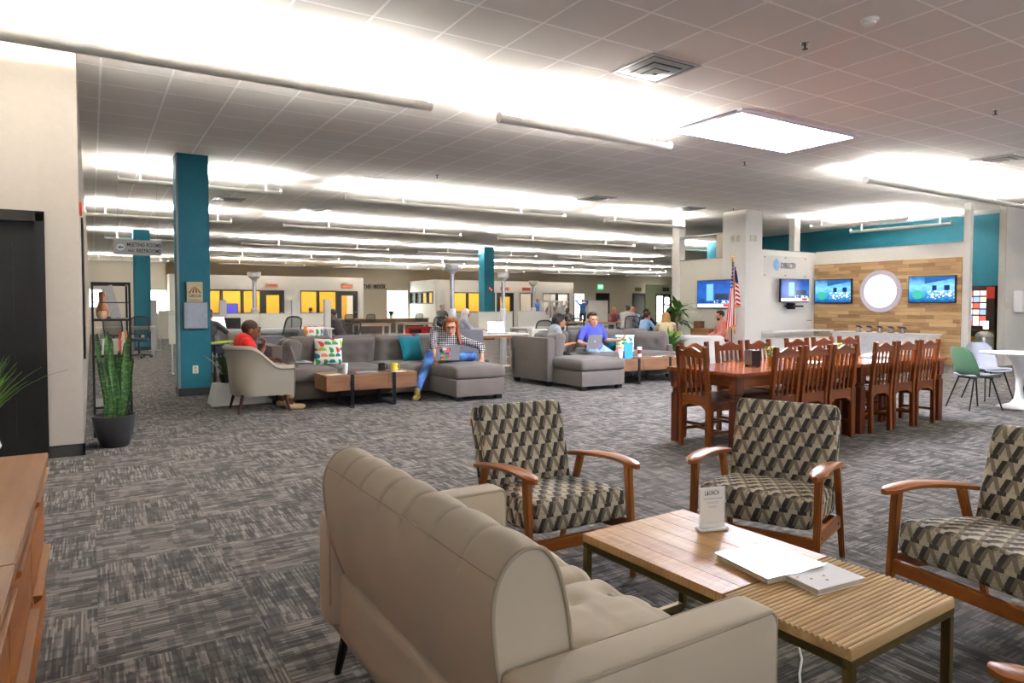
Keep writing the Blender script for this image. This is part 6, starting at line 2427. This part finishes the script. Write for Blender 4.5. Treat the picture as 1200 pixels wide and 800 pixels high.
table('long white standing desk behind the man in red', 'desk', 'desk', 2.05, 4.40, 14.3, 15.1, .90, mt_desk, mt_greymetal, group='desks beyond the sofas')
table('white desk carrying the open laptop, behind the gap of the sofas', 'desk', 'desk', 6.55, 7.75, 11.75, 12.45, .80, mt_desk, wood('leg_oak', '#8a5228', '#b87842', 'z'), group='desks beyond the sofas')
table('white desk behind the two mesh chairs', 'desk', 'desk', 8.2, 10.4, 12.6, 13.4, .88, mt_desk, mt_greymetal, group='desks beyond the sofas')
table('oak topped work table with grey legs left of the red bench', 'work_table', 'table', 7.2, 8.35, 20.9, 21.6, .79, mt_deskwood, mt_greymetal, group='oak work tables')
table('oak topped work table with a red panel under it', 'work_table', 'table', 9.2, 10.4, 22.0, 22.8, .77, mt_deskwood, mt_greymetal, group='oak work tables')
t = thing('red_bench', 'bright red low cabinet under the oak work table', 'cabinet', (9.45, 22.15, 0))
obj('body', MB().box(0, .95, 0, .5, .08, .62), plain('bright_red', '#c41f16', .4), t, bevel=.006)
obj('opening', MB().box(.04, .5, -.006, -.001, .14, .54), mt_black, t)
obj('shelf', MB().box(.04, .5, -.012, -.006, .36, .39), plain('bright_red', '#c41f16', .4), t)
table('long oak meeting table behind the man in violet blue', 'meeting_table', 'table', 11.9, 13.4, 15.6, 16.9, .88, mt_deskwood, mt_greymetal)
table('dark low table with white cups before the light blue shirt man', 'dark_table', 'table', 13.05, 14.0, 13.6, 14.3, .78, plain('espresso_top', '#2a1c16', .35), mt_bmetal)
cup('white cup on the dark table before the light blue shirt man', (13.3, 13.75, .781), mt_plastic, .12, .045)
cup('second white cup on the dark table, nearer the blond woman', (13.5, 13.8, .781), mt_plastic, .10, .05)
cup('white cup on the oak meeting table', (12.75, 15.8, .881), mt_plastic, .13, .05)
cup('white cup on the desk behind the two mesh chairs', (9.05, 12.8, .881), mt_plastic, .2, .08)

GM = 'black mesh office chairs'


def task_chair(label, loc, rz, h=1.02, seat=.48, lean=12):
    t = thing('office_chair', label, 'chair', loc, rz, GM)
    M = Matrix.Translation((0, .20, seat)) @ Matrix.Rotation(R(-lean), 4, 'X')
    L_ = h - seat
    fr = MB()
    ring = []
    for k in range(25):
        a = 2 * math.pi * k / 24
        ca, sa = math.cos(a), math.sin(a)
        x = .22 * (abs(ca) ** .5) * (1 if ca > 0 else -1)
        z = L_ * .58 + (L_ * .40) * (abs(sa) ** .5) * (1 if sa > 0 else -1)
        ring.append(M @ Vector((x, -.03 * (1 - (x / .22) ** 2), z)))
    fr.tube(ring, .016, 8, cap=False)
    fr.tube([M @ Vector((0, 0, L_ * .2)), M @ Vector((0, .03, 0)), Vector((0, .12, seat - .06)), Vector((0, 0, seat - .06))], .02, 8)
    obj('back_frame', fr, mt_bplastic, t)
    mb = MB()
    def net(u, v):
        a, b = 2 * u - 1, 2 * v - 1
        return M @ Vector((a * .21, .012 - .03 * (1 - a * a), L_ * .58 + b * L_ * .38))
    mb.grid(net, 8, 8)
    mt = bpy.data.materials.get('mesh_net')
    if not mt:
        q = M_('mesh_net', '#2b2b2e', .7)
        tr = q.nt.nodes.new('ShaderNodeBsdfTransparent')
        mx = q.nt.nodes.new('ShaderNodeMixShader')
        mx.inputs[0].default_value = .62
        q.nt.links.new(tr.outputs[0], mx.inputs[1])
        q.nt.links.new(q.b.outputs[0], mx.inputs[2])
        q.nt.links.new(mx.outputs[0], q.nt.nodes['Material Output'].inputs['Surface'])
        mt = q.mat
    obj('mesh_back', mb, mt, t, fix=False)
    obj('seat', MB().cushion(.48, .46, .08, .035, .01, 10, c=(0, -.02, seat - .02)), fabric('black_seat', '#1c1c1f', .1), t)
    for s in (-1, 1):
        obj('armrest', MB().tube([(s * .24, .08, seat - .05), (s * .27, .06, seat + .17)], .014, 8).box(s * .27 - .03, s * .27 + .03, -.12, .12, seat + .17, seat + .19), mt_bplastic, t)
    obj('gas_column', MB().lathe([(.03, .08), (.022, seat - .06)], 12), mt_bmetal, t)
    st = MB()
    for k in range(5):
        a = 2 * math.pi * k / 5
        st.bar((0, 0, .10), (.28 * math.cos(a), .28 * math.sin(a), .06), .04, .03, w2=.025, h2=.02)
        st.ell((.28 * math.cos(a), .28 * math.sin(a), .028), .028, 10, 6)
    obj('star_base', st, mt_bplastic, t)
    return t


task_chair('black mesh office chair tilted behind the left end of the long sectional', (3.06, 13.35, 0), R(-60), 1.19, .55, 16)
task_chair('black mesh office chair left of the two by the white desk', (7.55, 11.15 + .55, 0), R(180), 1.08, .5) if False else task_chair('black mesh office chair left of the two behind the second sectional', (8.1, 12.1, 0), R(5 + 180), 1.08, .5)
task_chair('black mesh office chair right of the two behind the second sectional', (9.05, 12.2, 0), R(175), 1.12, .5)
task_chair('black office chair at the right end of the oak meeting table', (13.9, 15.6, 0), R(150), 1.08, .5)
task_chair('black office chair behind the curly haired man, before the standing man in white', (15.7, 20.9, 0), R(180), 1.02, .48)
task_chair('black office chair with a round badge left of the woman', (8.62, 18.2, 0), R(185), 1.06, .5)
task_chair('black office chair of the stooping man at the far left desk', (5.55, 17.0, 0), R(-150), 1.0, .48)
for k, (x, y, lab) in enumerate(((10.4, 31.5, 'black chair in the far row left of the green plant'), (11.4, 31.5, 'black chair in the far row, second left of the green plant'), (14.1, 32.0, 'black chair in the far row right of the green plant'))):
    task_chair(lab, (x, y, 0), R(170 + 10 * k), .96, .48)
task_chair('dark navy office chair seen through the black shelf, left one', (.55, 19.6, 0), R(20), 1.1, .5)
task_chair('dark navy office chair seen through the black shelf, right one', (1.05, 20.3, 0), R(-10), 1.1, .5)
table('white desk far behind the black shelf', 'desk', 'desk', .1, 1.5, 20.9, 21.6, .80, mt_desk, mt_greymetal, group='desks beyond the sofas')
t = thing('counter_bench', 'dark long counter in front of the nook window', 'counter', (9.3, 31.9, 0))
obj('body', MB().box(0, 5.6, .4, .9, 0, .68), plain('dark_laminate', '#3a302c', .5), t)
obj('worktop', MB().box(-.05, 5.65, .35, .95, .68, .72), mt_deskwood, t)
bushy('small green plant on the dark counter before the nook window', (12.95, 32.5, .7205), .3, 50, .34, .05, 31, .12, .14)

laptop('open laptop with a lit screen on the white desk right of the woman', (7.15, 12.15, .8005), R(-15), mt_alu, .36, .24, 105, glow('laptop_glow', '#a9b8f0', .22))
laptop('white screened laptop beside the near teal column', (2.18, 14.55, .9005), R(40), mt_alu, .36, .26, 105, glow('laptop_white', '#f2f4fa', .4))
laptop('black laptop right of the white screened one, seen from behind', (2.42, 14.75, .9005), R(165), mt_bplastic, .36, .22, 100)


def lounge(label, loc, rz, mat, leg, w=.62, h=.86):
    t = thing('lounge_chair', label, 'chair', loc, rz, 'square backed grey lounge chairs')
    obj('backrest', MB().cushion(w, .10, h - .34, .035, .01, 10, c=(0, .26, (h + .34) / 2)), mat, t)
    obj('seat', MB().cushion(w, .60, .16, .04, .012, 10, c=(0, -.02, .42)), mat, t)
    for sx in (-1, 1):
        for sy in (-1, 1):
            obj('leg', MB().tube([(sx * (w / 2 - .07), sy * .22, .36), (sx * (w / 2 - .04), sy * .28, 0)], [.02, .013], 10), leg, t)
    return t


mt_greyup = fabric('mid_grey_upholstery', '#77757a', .08)
lg = wood('leg_oak', '#8a5228', '#b87842', 'z')
lounge('grey square backed lounge chair right behind the woman', (5.98, 11.42, 0), R(165), mt_greyup, lg, .66, .93)
lounge('grey square backed lounge chair behind the man in red', (2.55, 12.2, 0), R(170), mt_greyup, lg, .62, .86)
lounge('grey square backed lounge chair behind the confetti pillow', (3.45, 12.7, 0), R(175), mt_greyup, lg, .55, .95)
lounge('cream slim lounge chair facing the open laptop', (7.35, 11.2, 0), R(190), fabric('cream_upholstery', '#c5bfb2', .06), lg, .45, .92)
t = thing('side_stand', 'small black side stand holding a lime folder behind the grey armchair', 'side table', (1.72, 12.1, 0))
obj('top', MB().lathe([(.24, .72), (.25, .735), (.24, .75)], 24), mt_bplastic, t)
obj('leg', MB().lathe([(.18, 0), (.18, .012), (.025, .03), (.02, .72)], 20), mt_bmetal, t)
tag(obj('folder', MB().grid(lambda u, v: (-.22 + .44 * u, -.16 + .32 * v, .004 + .03 * u * u), 8, 2).grid(lambda u, v: (-.22 + .44 * u, -.16 + .32 * v, .018 + .03 * u * u), 8, 2), plain('lime_folder', '#c8e020', .5), loc=(1.78, 12.1, .7505), smooth=30), 'bright lime folder lying behind the grey armchair', 'folder')

# whiteboard, glazed screens
t = thing('whiteboard', 'white mobile whiteboard on wheels near the green exit sign', 'whiteboard', (21.2, 26.9, 0), R(-32))
obj('board', MB().box(0, .95, -.01, .01, .35, 1.60), plain('board_grey', '#d9d6d2', .4), t)
obj('frame', MB().box(-.02, 0, -.015, .015, .1, 1.62).box(.95, .97, -.015, .015, .1, 1.62).box(0, .95, -.015, .015, 1.6, 1.62).box(0, .95, -.015, .015, .33, .35), mt_greymetal, t)
obj('foot', MB().box(-.02, .0, -.3, .3, .03, .1).box(.95, .97, -.3, .3, .03, .1), mt_greymetal, t)
GG = 'tall glazed screens before the standing people'
for k, (x, lab) in enumerate(((11.2, 'tall pale glazed screen, left one before the standing people'), (11.62, 'tall pale glazed screen, right one before the standing people'))):
    t = thing('glazed_screen', lab, 'screen', (x, 16.45, 0), 0, GG)
    obj('frame', MB().box(-.05, .0, -.02, .02, 0, 1.52).box(.26, .31, -.02, .02, 0, 1.52).box(0, .26, -.02, .02, 1.47, 1.52).box(0, .26, -.02, .02, 0, .05), mt_greymetal, t)
    obj('pane', MB().box(0, .26, -.004, .004, 1.1, 1.47), mt_acr, t)
    obj('board', MB().box(0, .26, -.006, .006, .05, 1.1), plain('panel_cream', '#dcd9cd', .35), t)

# signs on the far walls
GR = 'small room plates above the meeting room doors'
for x, y, lab, c in ((7.9, 36.19, 'orange room plate above the door left of the uplight pole', '#d9a38a'), (11.85, 36.19, 'brown room plate above the second far door', '#7a4a2c'), (21.9, 36.19, 'orange room plate above the far door right of the distant teal column', '#d98a70'), (23.5, 36.19, 'orange room plate above the single yellow window', '#d97a68')):
    t = thing('room_plate', lab, 'sign', (x, y, 2.38), 0, GR)
    obj('plate', MB().box(-.32, .32, -.02, -.001, -.09, .12), plain('plate_' + c[1:], c, .5), t, bevel=.004)
    obj('strip', MB().box(-.26, .26, -.024, -.02, -.02, .05), plain('plate_strip', '#b55a48' if c != '#7a4a2c' else '#5a3018', .5), t)
t = thing('nook_sign', 'black wall lettering reading the nook on the tan wall', 'sign', (15.0, 39.99, 2.5))
obj('lettering', facing(text_mesh('THE  NOOK', .38, .02, .60, bold=.004, space=1.2), Vector((-.15, -.02, 0)), 'f'), mt_black, t)
t = thing('exit_sign', 'green lit exit sign above the black exit door', 'sign', (32.6, 39.99, 2.75))
obj('case', MB().box(-.28, .28, -.06, -.001, -.2, .2), glow('exit_green', '#4fc98a', .2), t, bevel=.01)
obj('lettering', facing(text_mesh('EXIT', .26, .004, .8, bold=.006), Vector((0, -.066, 0)), 'f'), glow('exit_letter', '#d6f5e2', .35), t)
for x, y, lab in ((36.4, 39.99, 'brown room plate above the dark side door'), (38.1, 38.69, 'brown room plate above the glazed vestibule doors')):
    tag(obj('room_plate', MB().box(x - .35, x + .35, y - .03, y, 2.45, 2.75), plain('plate_brown', '#6a5538', .5), bevel=.01), lab, 'sign')
t = thing('column_sticker', 'round red and white sticker on the distant teal column', 'sticker', (13.56, 23.495, 2.02))
obj('disc', MB().lathe([(.11, 0), (.11, .008)], 24, M=Matrix.Rotation(R(90), 4, 'X')), plain('sticker_red', '#b8343a', .4), t)
obj('band', MB().prism([(-.08, .05), (-.05, .08), (.08, -.05), (.05, -.08)], -.012, -.008), mt_plastic, t)
t = thing('wall_screen', 'purple lit screen standing on the desk left of the uplight pole', 'monitor', (2.53, 15.45, 1.18), R(-4))
obj('bezel', MB().box(-.14, .14, -.02, .02, .02, .24), mt_bplastic, t)
obj('screen', MB().box(-.128, .128, -.023, -.0205, .032, .228), glow('purple_screen', '#4a48b0', .12), t)
obj('stand', MB().box(-.02, .02, .0, .03, -.275, .05).box(-.1, .1, -.06, .1, -.28, -.272), mt_bmetal, t)

# background people
GPB = None
seated('person in dark grey at the white desk, half hidden by the near teal column', (1.85, 13.95, 0), R(150), sk_fair, cl('darkgrey', '#3b393c'), cl('navy', '#23283a'), hr_brown, seat=.50, hands=((.1, -.48, .36), (-.12, -.5, .36)), lean=.12)
seated('man in dark grey stooping over the far left desk', (5.3, 16.7, 0), R(-127), sk_brown, cl('darkgrey', '#3b393c'), cl('navy', '#23283a'), hr_black, seat=.47, lean=.22, look=(0, 25))
seated('man in a grey cap and jacket behind the woman', (11.3, 23.3, 0), R(15), sk_fair, cl('slate', '#6a6a72'), cl('navy', '#23283a'), hr_grey, seat=.60, look=(0, 8))
seated('person wearing a white head covering and striped robe behind the uplight pole', (7.55, 14.35, 0), R(65), sk_rosy, cl('robe', '#a6aab4'), cl('robe', '#a6aab4'), plain('white_scarf', '#e8e4e4', .8), 'hijab', seat=.50, look=(0, 5))
seated('man with dark hair in a white shirt, back turned, at the oak meeting table', (14.3, 16.2, 0), R(120), sk_brown, cl('white', '#e4e2e0'), cl('beige', '#b9ab8c'), hr_black, seat=.58, look=(10, 5), width=1.1)
seated('pale man in a red brown jacket at the far end of the oak meeting table', (15.7, 18.5, 0), R(-10), sk_rosy, cl('maroon', '#5a2a2a'), cl('navy', '#23283a'), plain('bald_skin_tone', '#cf8a70', .5), 'shaved', seat=.50, look=(0, 8))
seated('person with a rosy face beyond the man in the white shirt', (15.9, 17.7, 0), R(-60), sk_rosy, cl('lightblue', '#8fb0d8'), cl('navy', '#23283a'), hr_blond, seat=.50, look=(0, 5))
seated('man in a dark navy jacket seated left of the light blue shirt', (14.5, 15.6, 0), R(100), sk_brown, cl('navyjacket', '#1f232c'), cl('navy', '#23283a'), hr_brown, seat=.46, look=(0, 5))
seated('person with black hair seated below the standing man in white', (17.9, 24.2, 0), R(170), sk_brown, cl('darkgrey', '#3b393c'), cl('navy', '#23283a'), hr_black, 'curly', seat=.42)
seated('person with dark hair behind the second yellow window divider', (8.25, 30.2, 0), R(180), sk_brown, cl('darkgrey', '#3b393c'), cl('navy', '#23283a'), hr_brown, seat=.48)
standing('man in a white shirt and jeans talking on a phone beyond the sofa', (21.2, 29.2, 0), R(-30), sk_brown, cl('white', '#e4e2e0'), mt_denim, hr_black, scale=.97, hands=((.12, -.12, 1.50), (-.22, -.1, .85)))
standing('man in a blue shirt with both hands behind his head', (23.3, 30.1, 0), R(-40), sk_fair, cl('blue', '#4a76b8'), cl('navy', '#23283a'), hr_grey, 'shaved', scale=1.03, hands=((.13, .07, 1.60), (-.13, .07, 1.60)), ps=dict(elbow_l=(.9, -.1, .3), elbow_r=(-.9, -.1, .3)))
standing('person in a dark vest half hidden behind the potted palm', (14.7, 14.6, 0), R(-20), sk_dark, cl('vest', '#2c2c34'), cl('navy', '#23283a'), plain('ginger_hair', '#7a3018', .6), 'bob', scale=.92)
GGL = 'people behind the glazed screens'
standing('person in a blue top behind the left glazed screen', (21.0, 31.2, 0), R(-20), sk_rosy, cl('blue', '#4a76b8'), cl('navy', '#23283a'), plain('bald_skin_tone', '#cf8a70', .5), 'shaved', scale=1.05)
standing('smaller person with dark hair behind the right glazed screen', (21.7, 30.9, 0), R(-30), sk_brown, cl('maroon', '#5a2a2a'), cl('navy', '#23283a'), hr_black, scale=.92)
